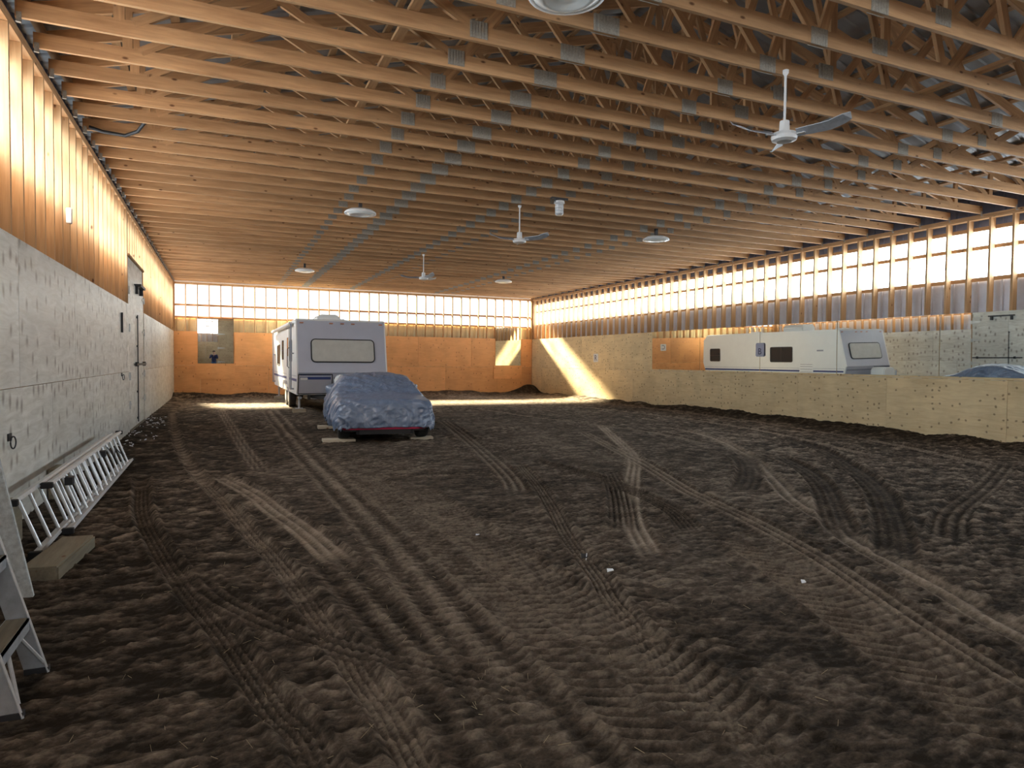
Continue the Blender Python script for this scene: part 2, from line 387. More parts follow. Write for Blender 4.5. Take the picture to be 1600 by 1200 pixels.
def height(X, Y):
    n1 = fbm(X, Y, .55, 3, 3); n2 = fbm(X*.6, Y, 3.4, 3, 21, .6); n3 = fbm(X*.6, Y, 14, 4, 55, .70)
    b2 = np.abs(fbm(X*.7+.3*n2, Y, 7.5, 3, 81, .6))*2          # scooped hollows with crisp rims
    packed = 1/(1+np.exp(-(X-.35+.25*n1)/.35))*1/(1+np.exp((X-3.0-.42*Y-2.2*n1)/.7))
    loose = 1-.72*packed
    H = .035*n1+.020*n2*loose+.062*n3*loose+.018*(b2-.2)*loose
    T = .33+.28*n1+.22*n2+1.15*n3*(.35+.65*loose)-.07*loose+.25*(b2-.2)*loose
    # rows of old tractor lug prints over the driven middle of the arena
    wv = fbm(X, Y, 1.1, 3, 71)
    row = X/.46+2.2*wv; cell = np.abs((row % 1)-.5)*2
    ph = 2*np.pi*((Y+.10*cell+.5*np.floor(row)*.09)/.092+1.3*wv)
    rp = np.clip(np.sin(ph)*1.5+.3, -1, 1)*np.clip((1.06-cell)*4, 0, 1)
    am = packed*np.clip(.65+2.2*fbm(X, Y, .9, 2, 73), .1, 1)
    H += .0105*rp*am; T += .10*rp*am
    for k in TP:
        wd, dp, nr, lp, ld, tn = TP[k]
        P = catmull(TR[k]); best = np.full(X.shape, 9.); lat = np.zeros(X.shape); sal = np.zeros(X.shape)
        box = (X > P[:,0].min()-.5) & (X < P[:,0].max()+.5) & (Y > P[:,1].min()-.5) & (Y < P[:,1].max()+.5)
        idx = np.nonzero(box)[0]; x = X[idx]; y = Y[idx]; s0 = 0
        bb = np.full(x.shape, 9.); ll = np.zeros(x.shape); ss = np.zeros(x.shape); ee = np.zeros(x.shape)
        L = np.linalg.norm(np.diff(P, axis=0), axis=1).sum()
        for i in range(len(P)-1):
            a = P[i]; d = P[i+1]-a; ln = np.linalg.norm(d); d = d/ln
            near = (np.abs(x-a[0]-d[0]*ln/2) < ln/2+.45) & (np.abs(y-a[1]-d[1]*ln/2) < ln/2+.45)
            j = np.nonzero(near)[0]
            px = x[j]-a[0]; py = y[j]-a[1]; t = np.clip(px*d[0]+py*d[1], 0, ln)
            dist = np.hypot(px-t*d[0], py-t*d[1]); side = px*d[1]-py*d[0]
            q = dist < bb[j]; jj = j[q]
            bb[jj] = dist[q]; ll[jj] = np.sign(side[q])*dist[q]; ss[jj] = s0+t[q]; s0 += ln
        hw = wd/2; ins = 1/(1+np.exp((bb-hw)/.012)); ends = np.clip(ss/.6, 0, 1)*np.clip((L-ss)/.6, 0, 1)
        ins = ins*ends
        br = np.clip(.95+1.0*fbm(x, y, 1.6, 3, 131+len(k)), .5, 1)
        ribs = .0042*np.cos(2*np.pi*ll/hw*nr*.5)*1.2 if nr > 1 else 0
        if k in ('t7', 't8', 't9'): ribs = ribs*.4
        lug = ld*np.clip(np.sin(2*np.pi*(ss+.45*np.abs(ll))/lp)*1.6, -1, 1)*.5
        ridge = .011*np.exp(-((bb-hw-.025)/.022)**2)*ends*(dp/.02)
        keep = 1-ins*.9*br
        H[idx] = H[idx]*keep+ins*br*(-dp*1.5+2.2*ribs+1.6*lug)+2.0*ridge*br
        T[idx] = T[idx]*(1-ins*.65*br)+ins*br*(.24+tn+(lug/.012)*.12+(ribs/.005)*.13 if nr > 1 else .24+tn+(lug/.012)*.12)+ridge*5*br
    # dirt banked up against the walls
    dr = XR-X; dl = X-XL; df = YF-Y
    bk = .11*np.exp(-(dr/.55)**2)*(1+1.6*fbm(X, Y, 1.3, 3, 201))+.035*np.exp(-(dl/.25)**2)
    bk += .13*np.exp(-(df/.8)**2)*(1+2.2*fbm(X, Y, .9, 3, 207))
    bk += .16*np.exp(-((X+1.0)/.9)**2-((Y-27.6)/.6)**2)+.28*np.exp(-((X-12.9)/.5)**2-((Y-27.9)/.5)**2)
    H += bk; T -= .9*np.clip(bk, 0, .2)
    sand = np.exp(-((Y-23.5)/3.2)**2)*.22
    H[Y > 20] *= .8; T = T+.02
    return H, np.clip(T+sand, 0, 1)
def grid(xs, ys):
    X, Y = np.meshgrid(xs, ys); X = X.ravel(); Y = Y.ravel()
    H, T = height(X, Y); n = len(xs); m_ = len(ys)
    i = np.arange(n*m_).reshape(m_, n)
    q = np.stack([i[:-1, :-1], i[:-1, 1:], i[1:, 1:], i[1:, :-1]], -1).reshape(-1, 4)
    return np.stack([X, Y, H], 1), q, T
def yrows(a, b, k, mn):
    o = [a]
    while o[-1] < b: o.append(o[-1]+max(mn, k*o[-1]))
    o[-1] = b; return np.array(o)
gA = grid(np.arange(XL-.06, XR+.07, .0125), yrows(1.25, 8.6, .0040, .009))
gB = grid(np.arange(XL-.06, XR+.07, .034), yrows(8.52, YF+.06, .0058, .03))
gC = grid(np.arange(XL-.06, XR+.07, .06), np.append(np.arange(YB-.06, 1.30, .06), 1.33))
V = np.concatenate([gA[0], gB[0], gC[0]]); Q = np.concatenate([gA[1], gB[1]+len(gA[0]), gC[1]+len(gA[0])+len(gB[0])]); TT = np.concatenate([gA[2], gB[2], gC[2]])
me = bpy.data.meshes.new('floor')
me.vertices.add(len(V)); me.vertices.foreach_set('co', V.astype(np.float32).ravel())
me.loops.add(len(Q)*4); me.loops.foreach_set('vertex_index', Q.astype(np.int32).ravel())
me.polygons.add(len(Q)); me.polygons.foreach_set('loop_start', np.arange(0, len(Q)*4, 4, dtype=np.int32))
me.polygons.foreach_set('use_smooth', np.ones(len(Q), dtype=bool))
me.update(calc_edges=True)
a_ = me.attributes.new('tone', 'FLOAT', 'POINT'); a_.data.foreach_set('value', TT.astype(np.float32))
me.materials.append(m_soil)
floor = link('floor', me, (0, 0, 0)); tag(floor, kind='structure')
def ground(x, y):
    return float(height(np.array([float(x)]), np.array([float(y)]))[0][0])

# ------------------------------------------------------------------ walls
# local frame of a wall: x along it, y outward, z up; inner ply face at y=0
PT = .014
me_stud = mesh_of('stud', MB().box(-.019, .019, 0, .14, 0, HC-.09-.0), m_lz, origin=(0, 0, (HC-.09)/2))[0]
def panel_mesh(name, w_, h_, mat, t=PT):
    return mesh_of(name, MB().box(-w_/2+.003, w_/2-.003, 0, t, -h_/2+.003, h_/2-.003), mat, centre=False)[0]
def ribbed(name, w_, h_, mat, ribs=4, d=.02, flat=False):
    pts = [(-w_/2, 0)]
    p = w_/ribs
    for k in range(ribs):
        x = -w_/2+p*(k+.5)
        pts += [(x-.032, 0), (x-.018, d), (x+.018, d), (x+.032, 0)]
    pts.append((w_/2, 0)); n = len(pts)
    mb = MB(); mb.add([(a, -b_, -h_/2) for a, b_ in pts]+[(a, -b_, h_/2) for a, b_ in pts], [(i, i+1, n+i+1, n+i) for i in range(n-1)])
    return mesh_of(name, mb, mat, centre=False)[0]
def wall(name, loc, rz, L, phase, plym, bands, girts, glow, rows, skip=(), siding_top=4.86, full_top=False, back=False, sid=None):
    sid = sid or m_siding
    W = struct(name, loc, rz)
    def inskip(a, b_=None):
        b_ = a if b_ is None else b_
        return any(a < s1 and b_ > s0 for s0, s1 in skip)
    # studs
    x = phase
    while x < L-.02:
        if x > .0 and not inskip(x): link('stud', me_stud, (x, PT, (HC-.09)/2), W)
        x += SS
    for xx in (.019, L-.019): link('stud', me_stud, (xx, PT, (HC-.09)/2), W)
    for sk in skip:
        for xx in sk: link('stud', me_stud, (xx, PT, (HC-.09)/2), W)
    # double top plate
    mt = mesh_of('top_plate', MB().box(0, L, 0, .14, 0, .041).box(0, L, 0, .14, .044, .085), m_lx, centre=False)[0]
    link('top_plate', mt, (0, PT, HC-.088), W)
    # girts
    for z in girts:
        x0 = 0
        segs = [(0, L)]
        for s0, s1 in skip:
            if z < 3.4: segs = [(0, s0), (s1, L)]
        for q0, q1 in segs:
            if q1-q0 > .1:
                g = mesh_of('girt', MB().box(q0, q1, 0, .036, -.036, .036), m_lx, centre=False)[0]
                link('girt', g, (0, PT+.142, z), W)
    # outer skin
    PW = .9144; n = int(math.ceil(L/PW)); b0, b1 = bands
    pw = L/n
    me_lo = ribbed('siding_panel', pw, b0+.1, sid); me_hi = ribbed('upper_siding_panel', pw, siding_top-b1, m_siding_shade)
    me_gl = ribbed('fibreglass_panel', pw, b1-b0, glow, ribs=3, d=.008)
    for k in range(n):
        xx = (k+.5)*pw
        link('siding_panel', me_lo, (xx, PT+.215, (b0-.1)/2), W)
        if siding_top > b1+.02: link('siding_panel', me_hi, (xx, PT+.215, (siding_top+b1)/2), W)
        link('fibreglass_panel', me_gl, (xx, PT+.212, (b0+b1)/2), W)
    # plywood rows: (z0,z1,phase)
    for z0, z1, ph in rows:
        x = ph-2.4384*20
        while x < L:
            a, c_ = max(0, x), min(L, x+2.4384)
            cuts = [(a, c_)]
            for s0, s1 in skip:
                nc = []
                for q0, q1 in cuts:
                    if q1 <= s0 or q0 >= s1: nc.append((q0, q1))
                    else:
                        if q0 < s0: nc.append((q0, s0))
                        if q1 > s1: nc.append((s1, q1))
                cuts = nc
            for q0, q1 in cuts:
                if q1-q0 > .03:
                    key = (name, round(q1-q0, 3), z0)
                    if key not in WL: WL[key] = panel_mesh('plywood_sheet', q1-q0, z1-z0, plym)
                    link('plywood_sheet', WL[key], ((q0+q1)/2, random.uniform(0, .002), (z0+z1)/2), W)
            x += 2.4384
    return W
HROW = 1.195
LS = YF-YB; LE = XR-XL
DY0, DY1 = 14.68, 17.45        # double door in the left wall
GS = (3.12, 3.72, 4.08)
wl = wall('wall_left', (XL, YB, 0), R(90), LS, (6.49-YB) % SS, m_ply_l, (3.12, 4.08), GS, m_glow_s,
          [(-.2, HROW, (8.25-YB) % 2.4384), (HROW, HP, (7.03-YB) % 2.4384)], skip=[(DY0-YB, DY1-YB)])
wr = wall('wall_right', (XR, YF, 0), R(-90), LS, (YF-11.316) % SS, m_ply_r, (3.12, 4.08), GS, m_glow_s,
          [(-.2, HROW, (YF-7.65) % 2.4384), (HROW, HP, (YF-8.87) % 2.4384)])
wf = wall('wall_far', (XL, YF, 0), 0, LE, SS, m_ply_f, (3.02, 4.36), (3.02, 3.48), m_glow_f,
          [(-.2, HROW, .9), (HROW, HP, 2.1)], siding_top=4.38, sid=m_siding_w)
BD0, BD1 = XR-4.15, XR-.45     # barn door in the back wall (local x)
wb = wall('wall_back', (XR, YB, 0), R(180), LE, .2, m_ply_b, (3.12, 4.25), GS, m_glow_b,
          [(-.2, HROW, .5), (HROW, HP, 1.5)], skip=[(BD0, BD1)], siding_top=4.38)
for W_, xx in ((wf, -.25), (wf, LE), (wb, -.25), (wb, LE)):
    g, c_ = mesh_of('corner_post', MB().box(xx+.001, xx+.249, .001, .245, -.2, 4.8), m_lz); link('corner_post', g, c_, W_)
# gable siding above the end walls
ZE, ZRG = 4.80, 4.80+(XR-XL)/2*.27
ZG = .32
for W_, nm in ((wf, 'f'), (wb, 'b')):
    mb = MB(); k = 30; v = []; pts = []
    for i in range(k+1):
        x = LE*i/k; pts.append((x, 4.34))
    top = [(0, ZE), (LE/2, ZRG), (LE, ZE)]
    mb.add([(0, 0, 4.34), (LE, 0, 4.34), (LE, 0, ZE+ZG), (LE/2, 0, ZRG+ZG), (0, 0, ZE+ZG)], [(0, 1, 2, 3, 4)])
    g = mesh_of('gable_siding', mb, m_siding, centre=False)[0]
    link('gable_siding', g, (0, PT+.22, 0), W_)

# ------------------------------------------------------------------ roof: trusses, purlins, roof sheets, wall plates
ceil = struct('ceiling', (0, 0, 0))
SL = .27; ang = math.atan(SL); ZT = 4.333
def ztop(x): return ZE-.06-.14+ (min(x-XL, XR-x))*SL      # underside line of the top chord
# truss body: bottom chord and two top chords
mb = MB(); mb.box(XL+.012, XR-.012, -.019, .019, 0, .14)
me_bc, cbc = mesh_of('bottom_chord', mb, m_lx)
lenTC = (XM-XL-.02)/math.cos(ang); lenRS = (XM-XL+.36)/math.cos(ang)
def topchord(side):
    mb = MB(); mb.box(-lenTC/2, lenTC/2, -.019, .019, -.07, .07); return mesh_of('top_chord', mb, m_lx)[0]
me_tc = topchord(0)
webs = []
def zt(x): return ztop(x)+.02
BN = [(.95), 2.145, 4.94]
def addweb(xa, za, xb, zb):
    d = Vector((xb-xa, 0, zb-za)); L_ = d.length
    me_, _ = mesh_of('web', MB().box(-L_/2, L_/2, -.019, .019, -.044, .044), m_lx, centre=False)
    webs.append((me_, ((xa+xb)/2, 0, (za+zb)/2), (0, -math.atan2(d.z, d.x), 0)))
zb_ = HC+.12
for m_ in (0, 1):
    mx = (lambda x: x) if m_ == 0 else (lambda x: 2*XM-x)
    for xa, xb, vert in ((-.81, -.81, 1), (-.7, .55, 2), (.62, 2.1, 3), (2.2, 3.4, 2), (3.5, 4.88, 3), (5.0, 5.74, 2)):
        if vert == 1: addweb(mx(xa), zb_, mx(xa), zt(mx(xa)))
        elif vert == 2: addweb(mx(xa), zb_, mx(xb), zt(mx(xb)))
        else: addweb(mx(xa), zt(mx(xa)), mx(xb), zb_)
addweb(XM, zb_, XM, ztop(XM)-.02)
def platem(w_, h_, n):
    mb = MB(); mb.box(-w_/2, w_/2, -.0235, -.019, -h_/2, h_/2)
    p = w_/n
    for k in range(n):
        x = -w_/2+p*(k+.5); mb.box(x-p*.22, x+p*.22, -.0262, -.0235, -h_/2, h_/2)
    mb.box(-w_/2, w_/2, .019, .0235, -h_/2, h_/2)
    return mesh_of('nail_plate', mb, m_plate, centre=False)[0]
pl_big = platem(.26, .15, 8); pl_mid = platem(.20, .15, 6); pl_sm = platem(.17, .15, 6)
PLATES = [(3.115, pl_big, HC+.07), (8.53, pl_mid, HC+.07), (4.945, pl_mid, HC+.07), (9.24, pl_sm, HC+.10), (2.145, pl_sm, HC+.10), (5.73, pl_mid, HC+.13)]
me_tie = mesh_of('hurricane_tie', MB().box(-.02, .02, -.023, -.0195, -.05, .045).box(-.02, .02, -.05, -.0195, -.05, -.046), m_plate, centre=False)[0]
ntr = 0
i0 = int(math.ceil((YB+.25-TY0)/TS))
yy = TY0+i0*TS
while yy < YF-.2:
    t = link('roof_truss', me_bc, (cbc.x, yy, HC+.07), ceil)
    off = Vector((cbc.x, yy, HC+.07))
    def sub(nm, me_, p, rot=None): return link(nm, me_, Vector(p)-Vector((off.x, 0, off.z)), t, rot)
    for sgn in (-1, 1):
        xc = XM+sgn*(XM-XL-.02)/2
        sub('top_chord', me_tc, (xc, 0, ztop(min(max(xc, XL), XR))+.07/math.cos(ang)), (0, sgn*ang, 0))
    for me_, p, rot in webs: sub('web', me_, p, rot)
    for x, me_, z in PLATES: sub('nail_plate', me_, (x+random.uniform(-.012, .012), 0, z))
    sub('hurricane_tie', me_tie, (XR-.04, 0, HC)); sub('hurricane_tie', me_tie, (XL+.04, 0, HC))
    yy += TS; ntr += 1
LY = YF-YB+.4; YC = (YF+YB)/2
me_pu = mesh_of('purlin', MB().box(-.044, .044, -LY/2, LY/2, -.019, .019), m_purlin, centre=False)[0]
for sgn in (-1, 1):
    for k in range(13):
        x = XM+sgn*(.15+k*.61)
        z = ztop(XM-abs(x-XM))+.14/math.cos(ang)+.03
        link('purlin', me_pu, (x, YC, z), ceil, (0, sgn*ang, 0))
def roofsheet():
    w_ = .9144; Lr = lenRS+.06; pts = [(-w_/2, 0)]
    for k in range(4):
        x = -w_/2+w_/4*(k+.5); pts += [(x-.035, 0), (x-.018, .022), (x+.018, .022), (x+.035, 0)]
    pts.append((w_/2, 0)); n = len(pts)
    mb = MB(); mb.add([(-Lr/2, a, h_) for a, h_ in pts]+[(Lr/2, a, h_) for a, h_ in pts], [(i, i+1, n+i+1, n+i) for i in range(n-1)])
    return mesh_of('roof_sheet', mb, m_roofm, centre=False)[0]
me_rs = roofsheet()
nsh = int(LY/.9144)+1
for sgn in (-1, 1):
    xc = XM+sgn*(XM-XL+.36)/2
    for k in range(nsh):
        link('roof_sheet', me_rs, (xc, YB-.2+.9144*(k+.5), ztop(XM-abs(xc-XM))+(.14+.06)/math.cos(ang)), ceil, (0, sgn*ang, 0))
link('ridge_cap', mesh_of('ridge_cap', MB().box(-.3, .3, -LY/2, LY/2, 0, .02), m_roofm, centre=False)[0], (XM, YC, ztop(XM)+.23), ceil)
# thin diagonal bracing boards along the building, above the bottom chords
for x, y0, y1 in ((1.55, 3.2, 9.4), (7.2, 4.2, 11.0), (10.6, 5.0, 12.0)):
    d = MB().box(x-.045, x+.045, y0, y1, HC+.145, HC+.183)
    o = obj('brace_board', d, m_ly, ceil)

# ------------------------------------------------------------------ doors in the shell
d1 = struct('door_1', (XL, DY0, 0), R(90))
WD = DY1-DY0; HD = 3.40
def bx(name, parent, mat, x0, x1, y0, y1, z0, z1, bevel=0):
    me_, c_ = mesh_of(name, MB().box(x0, x1, y0, y1, z0, z1), mat, bevel=bevel); return link(name, me_, c_, parent)
fill = bx('door_header', d1, m_ply_l, 0, WD, .03, .06, HD-.45, HD)
for k in (0, 1):
    leaf = bx('door_leaf', d1, m_ply_l, .03+k*(WD-.06)/2+.004, .03+(k+1)*(WD-.06)/2-.004, .012, .04, .06, HD-.46)
    o_ = Vector(leaf.location)
    for z in (.55, 1.10, 2.03, 3.0-.25):
        x0 = .03 if k == 0 else WD-.03; s_ = 1 if k == 0 else -1
        mb = MB(); mb.box(min(x0-s_*.06, x0+s_*.01), max(x0-s_*.06, x0+s_*.01), -.004, .011, z-.07, z+.07)
        mb.prism([(x0, z-.05), (x0+s_*.32, z-.012), (x0+s_*.32, z+.012), (x0, z+.05)], -.002, .011, lambda a, b2, d: (a, d, b2))
        mb.tube([(x0, -.008, z-.075), (x0, -.008, z+.075)], .012, 8)
        me_, c_ = mesh_of('strap_hinge', mb, m_hinge); link('strap_hinge', me_, c_-o_, leaf)
mb = MB(); mb.tube([(WD/2-.03, -.012, .12), (WD/2-.03, -.012, 2.35)], .011, 8)
for z in (.2, .75, 1.7, 2.3): mb.box(WD/2-.055, WD/2-.005, -.006, .012, z-.02, z+.02)
me_, c_ = mesh_of('cane_bolt', mb, m_dark); link('cane_bolt', me_, c_, d1)
mb = MB().box(-.2+WD*.38, WD*.97, -.05, -.03, 1.30, 1.345).box(WD*.40, WD*.40+.05, -.05, .012, 1.28, 1.37).box(WD*.9, WD*.9+.05, -.05, .012, 1.28, 1.37)
me_, c_ = mesh_of('latch_bar', mb, m_dark); link('latch_bar', me_, c_, d1)
mb = MB().box(WD*.42, WD*.75, -.10, .03, HD-.47, HD-.42).box(WD*.44, WD*.47, -.04, .03, HD-.62, HD-.46).box(WD*.7, WD*.73, -.06, .03, HD-.60, HD-.46)
me_, c_ = mesh_of('door_stop_bracket', mb, m_dark); link('door_stop_bracket', me_, c_, d1)
mb = MB().box(-.02, WD+.02, -.012, .12, HD, HD+.038)
me_, c_ = mesh_of('head_trim', mb, m_lx); link('head_trim', me_, c_, d1)
bx('threshold_board', d1, m_board, 0, WD, -.02, .05, -.05, .055)
bx('siding_backing', d1, m_siding, 0, WD, .20, .205, -.3, HD)

me_cs = mesh_of('cripple_stud', MB().box(-.019, .019, .014, .154, 0, HC-.09-HD-.04), m_lz, origin=(0, 0, .3))[0]
k = 0
while (6.49-DY0) % SS+k*SS < WD: link('cripple_stud', me_cs, ((6.49-DY0) % SS+k*SS, 0, HD+.04+.3), d1); k += 1
d2 = struct('door_2', (XR-BD0, YB, 0), R(180))
WD2 = BD1-BD0
bx('siding_backing', d2, m_siding, 0, WD2, .20, .205, -.3, 4.2)
for k in (0, 1):
    leaf = bx('door_leaf', d2, m_ply_b, .02+k*(WD2-.04)/2+.004, .02+(k+1)*(WD2-.04)/2-.004, .0, .03, -.12, 4.2)
    o_ = Vector(leaf.location)
    for z in (.9, 2.0, 3.1):
        x0 = .02 if k == 0 else WD2-.02; s_ = 1 if k == 0 else -1
        mb = MB(); mb.box(min(x0-s_*.07, x0+s_*.01), max(x0-s_*.07, x0+s_*.01), -.014, .0, z-.09, z+.09)
        mb.prism([(x0, z-.07), (x0+s_*.48, z-.015), (x0+s_*.48, z+.015), (x0, z+.07)], -.01, -.001, lambda a, b2, d: (a, d, b2))
        me_, c_ = mesh_of('strap_hinge', mb, m_hinge); link('strap_hinge', me_, c_-o_, leaf)
mb = MB().box(-.03, WD2+.03, -.02, .1, 4.2, 4.24)
me_, c_ = mesh_of('head_trim', mb, m_lx); link('head_trim', me_, c_, d2)

# ------------------------------------------------------------------ mirrors
ORD = ['first', 'second', 'third', 'fourth', 'fifth', 'sixth', 'seventh']
TILT = R(.9)
yaws = [0, 0, 0, 0, .25, 0, 0]
for k in range(6):
    y1 = 18.69-k*2.44; y0 = y1-2.436
    t = empty('wall_mirror', (XR, (y0+y1)/2, 1.245))
    tag(t, 'long wall mirror pane on the right wall, %s from the far end of the row' % ORD[k], 'mirror', 'mirror panes along the right wall')
    M_ = Matrix.Rotation(R(yaws[k]), 4, 'Z')@Matrix.Rotation(-TILT, 4, 'Y')
    h_ = 1.23; hw = 1.212
    me_, c_ = mesh_of('pane', MB().box(-.006, 0, -hw, hw, 0, h_), m_mirror, centre=False)
    p_ = link('pane', me_, (-.006, 0, 0), t); p_.rotation_euler = M_.to_euler()
    for yy_ in (-.9, 0, .9):
        me_, c_ = mesh_of('shim', MB().prism([(0, 0), (0, h_), (-.018, h_), (-.002, 0)], yy_-.02, yy_+.02, lambda a, b2, d: (a, d, b2)), m_ply_r)
        link('shim', me_, c_, t)
    for yy_ in (-.8, .8):
        me_, c_ = mesh_of('clip', MB().box(-.012, 0, yy_-.02, yy_+.02, -.012, .01), m_plate); link('clip', me_, c_, t)
for x0, x1, px0, px1, lab, ry, rp_ in ((-.775, .485, -.86, .53, 'upright mirror on the far wall left of the trailer, above a plywood ledge panel', .55, .27),
                         (11.41, 12.655, 11.33, 12.71, 'upright mirror on the far wall near the right corner, above a plywood ledge panel', 0, .2)):
    t = empty('wall_mirror', ((x0+x1)/2, YF, 1.265)); tag(t, lab, 'mirror', 'upright mirrors on the far wall')
    M_ = Matrix.Rotation(R(ry), 4, 'Z')@Matrix.Rotation(R(rp_), 4, 'X')
    hw = (x1-x0)/2
    me_, c_ = mesh_of('pane', MB().box(-hw, hw, -.006, 0, 0, 1.735), m_mirror, centre=False)
    p_ = link('pane', me_, (0, -.012, 0), t); p_.rotation_euler = M_.to_euler()
    me_, c_ = mesh_of('backing_board', MB().box(-hw, hw, -.008, -.001, .01, 1.73), m_ply_f, centre=False)
    link('backing_board', me_, (0, 0, 0), t)
    t2 = obj('ledge_panel', MB().box(px0, px1, YF-.022, YF-.001, .665, 1.262), m_ply_f)
    tag(t2, 'orange lit plywood ledge panel under the %s far wall mirror' % ('left' if x0 < 5 else 'right'), 'panel', 'plywood ledge panels under the far mirrors')

# ------------------------------------------------------------------ lettering
def letter(txt, parent, loc, rot, size, mat, ext=.002):
    cu = bpy.data.curves.new('letter', 'FONT'); cu.body = txt; cu.size = size; cu.align_x = 'CENTER'; cu.align_y = 'CENTER'; cu.extrude = ext
    cu.materials.append(mat)
    tmp = bpy.data.objects.new('tmp', cu); C.objects.link(tmp)
    dg = bpy.context.evaluated_depsgraph_get(); me_ = bpy.data.meshes.new_from_object(tmp.evaluated_get(dg))
    bpy.data.objects.remove(tmp); me_.name = 'letter'
    if not me_.materials: me_.materials.append(mat)
    return link('letter', me_, loc, parent, rot)
m_ink = plain('dark_blue_ink', (.03, .035, .10), .5)
def sign(loc, rz, w_, h_, txt, lab, mat, chamfer=.05, size=.2, dz=0):
    t = empty('letter_sign', loc); t.rotation_euler = (0, 0, rz); tag(t, lab, 'sign', 'arena letter signs')
    c_ = chamfer; p = [(-w_/2+c_, -h_/2), (w_/2-c_, -h_/2), (w_/2, -h_/2+c_), (w_/2, h_/2-c_), (w_/2-c_, h_/2), (-w_/2+c_, h_/2), (-w_/2, h_/2-c_), (-w_/2, -h_/2+c_)]
    me_, cc_ = mesh_of('plate', MB().prism(p, -.005, 0, lambda a, b2, d: (a, d, b2)), mat); link('plate', me_, cc_, t)
    letter(txt, t, (0, -.0062, dz), (R(90), 0, 0), size, m_ink)
sign((XR-.045, 13.79, 1.83), R(-90), .30, .36, 'B', 'grey lilac letter sign B over the seam of two right wall mirrors', m_grey_p, .03, .24, -.05)
sign((XR-.002, 22.38, 1.62), R(-90), .34, .32, 'R', 'small letter sign R on the bare right wall plywood beyond the mirrors', m_white, .02, .30, -.01)
sign((5.85, YF-.002, 2.0), 0, .34, .34, 'C', 'white letter sign C on the far wall hidden behind the trailer, seen in the mirror', m_white, .02, .30, 0)

# ------------------------------------------------------------------ travel trailer
TX0, TX1 = 1.872, 4.288; TXM = (TX0+TX1)/2
TZ = 2.56; YT, YW, YBt, YFR = 18.98, 18.62, 18.78, 26.95
tr = tag(empty('travel_trailer', (TXM, 22.8, 0)), 'white and grey travel trailer parked behind the covered car, window guard facing us', 'trailer')
prof = [(YBt, .50), (YW, 1.09), (YT, TZ-.03), (YT+.05, TZ), (YFR-.3, TZ), (YFR, TZ-.25), (YFR+.05, 1.2), (YFR-.25, .5)]
obj('body', MB().prism(prof, TX0, TX1, lambda a, b2, d: (d, a, b2)), m_trailer2, tr, bevel=.015)
fa = math.atan2(YT-YW, TZ-1.09)
def face(u_, v_, d):   # upper slanted end panel; u across from centre, v up from waist, d outward
    return (TXM+u_, YW+v_*math.sin(fa)-d*math.cos(fa), 1.09+v_*math.cos(fa)+d*math.sin(fa)*-1*-1)
fl = math.atan2(YBt-YW, 1.09-.5)
def lface(u_, v_, d):  # lower panel, v down from waist
    return (TXM+u_, YW+v_*math.sin(fl)-d*math.cos(fl), 1.09-v_*math.cos(fl)-d*math.sin(fl))
HF = (TZ-1.09-.03)/math.cos(fa)
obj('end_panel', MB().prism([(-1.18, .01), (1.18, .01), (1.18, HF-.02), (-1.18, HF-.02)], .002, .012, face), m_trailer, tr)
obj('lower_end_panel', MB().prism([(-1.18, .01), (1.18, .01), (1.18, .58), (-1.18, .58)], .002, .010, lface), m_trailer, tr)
wc = .62
win = obj('front_window_guard', MB().prism([(a+.02, b2+wc) for a, b2 in rrect(1.66, .60, .09)], .012, .05, face), m_guard, tr, bevel=.006)
obj('window_frame', frame_ring(MB(), 1.72, .66, .12, .035, .012, .042, lambda a, b2, d: face(a+.02, b2+wc, d)), m_black, win)
for u_ in (-1.06, -.28, .02, .31, 1.08):
    obj('clearance_light', MB().prism([(a+u_, b2+HF-.09) for a, b2 in rrect(.10, .035, .012)], .012, .03, face), m_amber, tr)
obj('corner_trim', MB().prism([(-1.21, 0), (-1.175, 0), (-1.175, HF), (-1.21, HF)], -.01, .018, face), m_white, tr)
obj('corner_trim', MB().prism([(1.175, 0), (1.21, 0), (1.21, HF), (1.175, HF)], -.01, .018, face), m_white, tr)
obj('corner_trim', MB().prism([(-1.21, 0), (-1.175, 0), (-1.175, .59), (-1.21, .59)], -.01, .018, lface), m_white, tr)
obj('waist_trim', MB().prism([(-1.17, -.012), (1.17, -.012), (1.17, .012), (-1.17, .012)], .010, .024, face), m_greyst, tr)
sdr = obj('storage_door', MB().prism([(a-.73, b2+.32) for a, b2 in rrect(.86, .50, .02)], .010, .022, lface), m_trailer, tr)
obj('door_seal', frame_ring(MB(), .90, .56, .02, .022, .010, .026, lambda a, b2, d: lface(a-.73, b2+.30, d)), m_black, sdr)
obj('stripe', MB().prism([(-1.13, .10), (-.33, .10), (-.33, .17), (-1.13, .17)], .022, .026, lface), m_blue, sdr)
obj('stripe', MB().prism([(-1.13, .04), (-.33, .04), (-.33, .055), (-1.13, .055)], .022, .026, lface), m_blue, sdr)
obj('latch', MB().prism([(-.37, .36), (-.33, .36), (-.33, .41), (-.37, .41)], .022, .045, lface), m_black, sdr)
obj('light_lens', MB().prism([(a-1.03, b2+.145) for a, b2 in rrect(.19, .06, .02)], .026, .05, lface), m_white, sdr)
obj('stripe', MB().prism([(-.25, .10), (1.16, .10), (1.16, .16), (-.25, .16)], .010, .013, lface), m_greyst, tr)
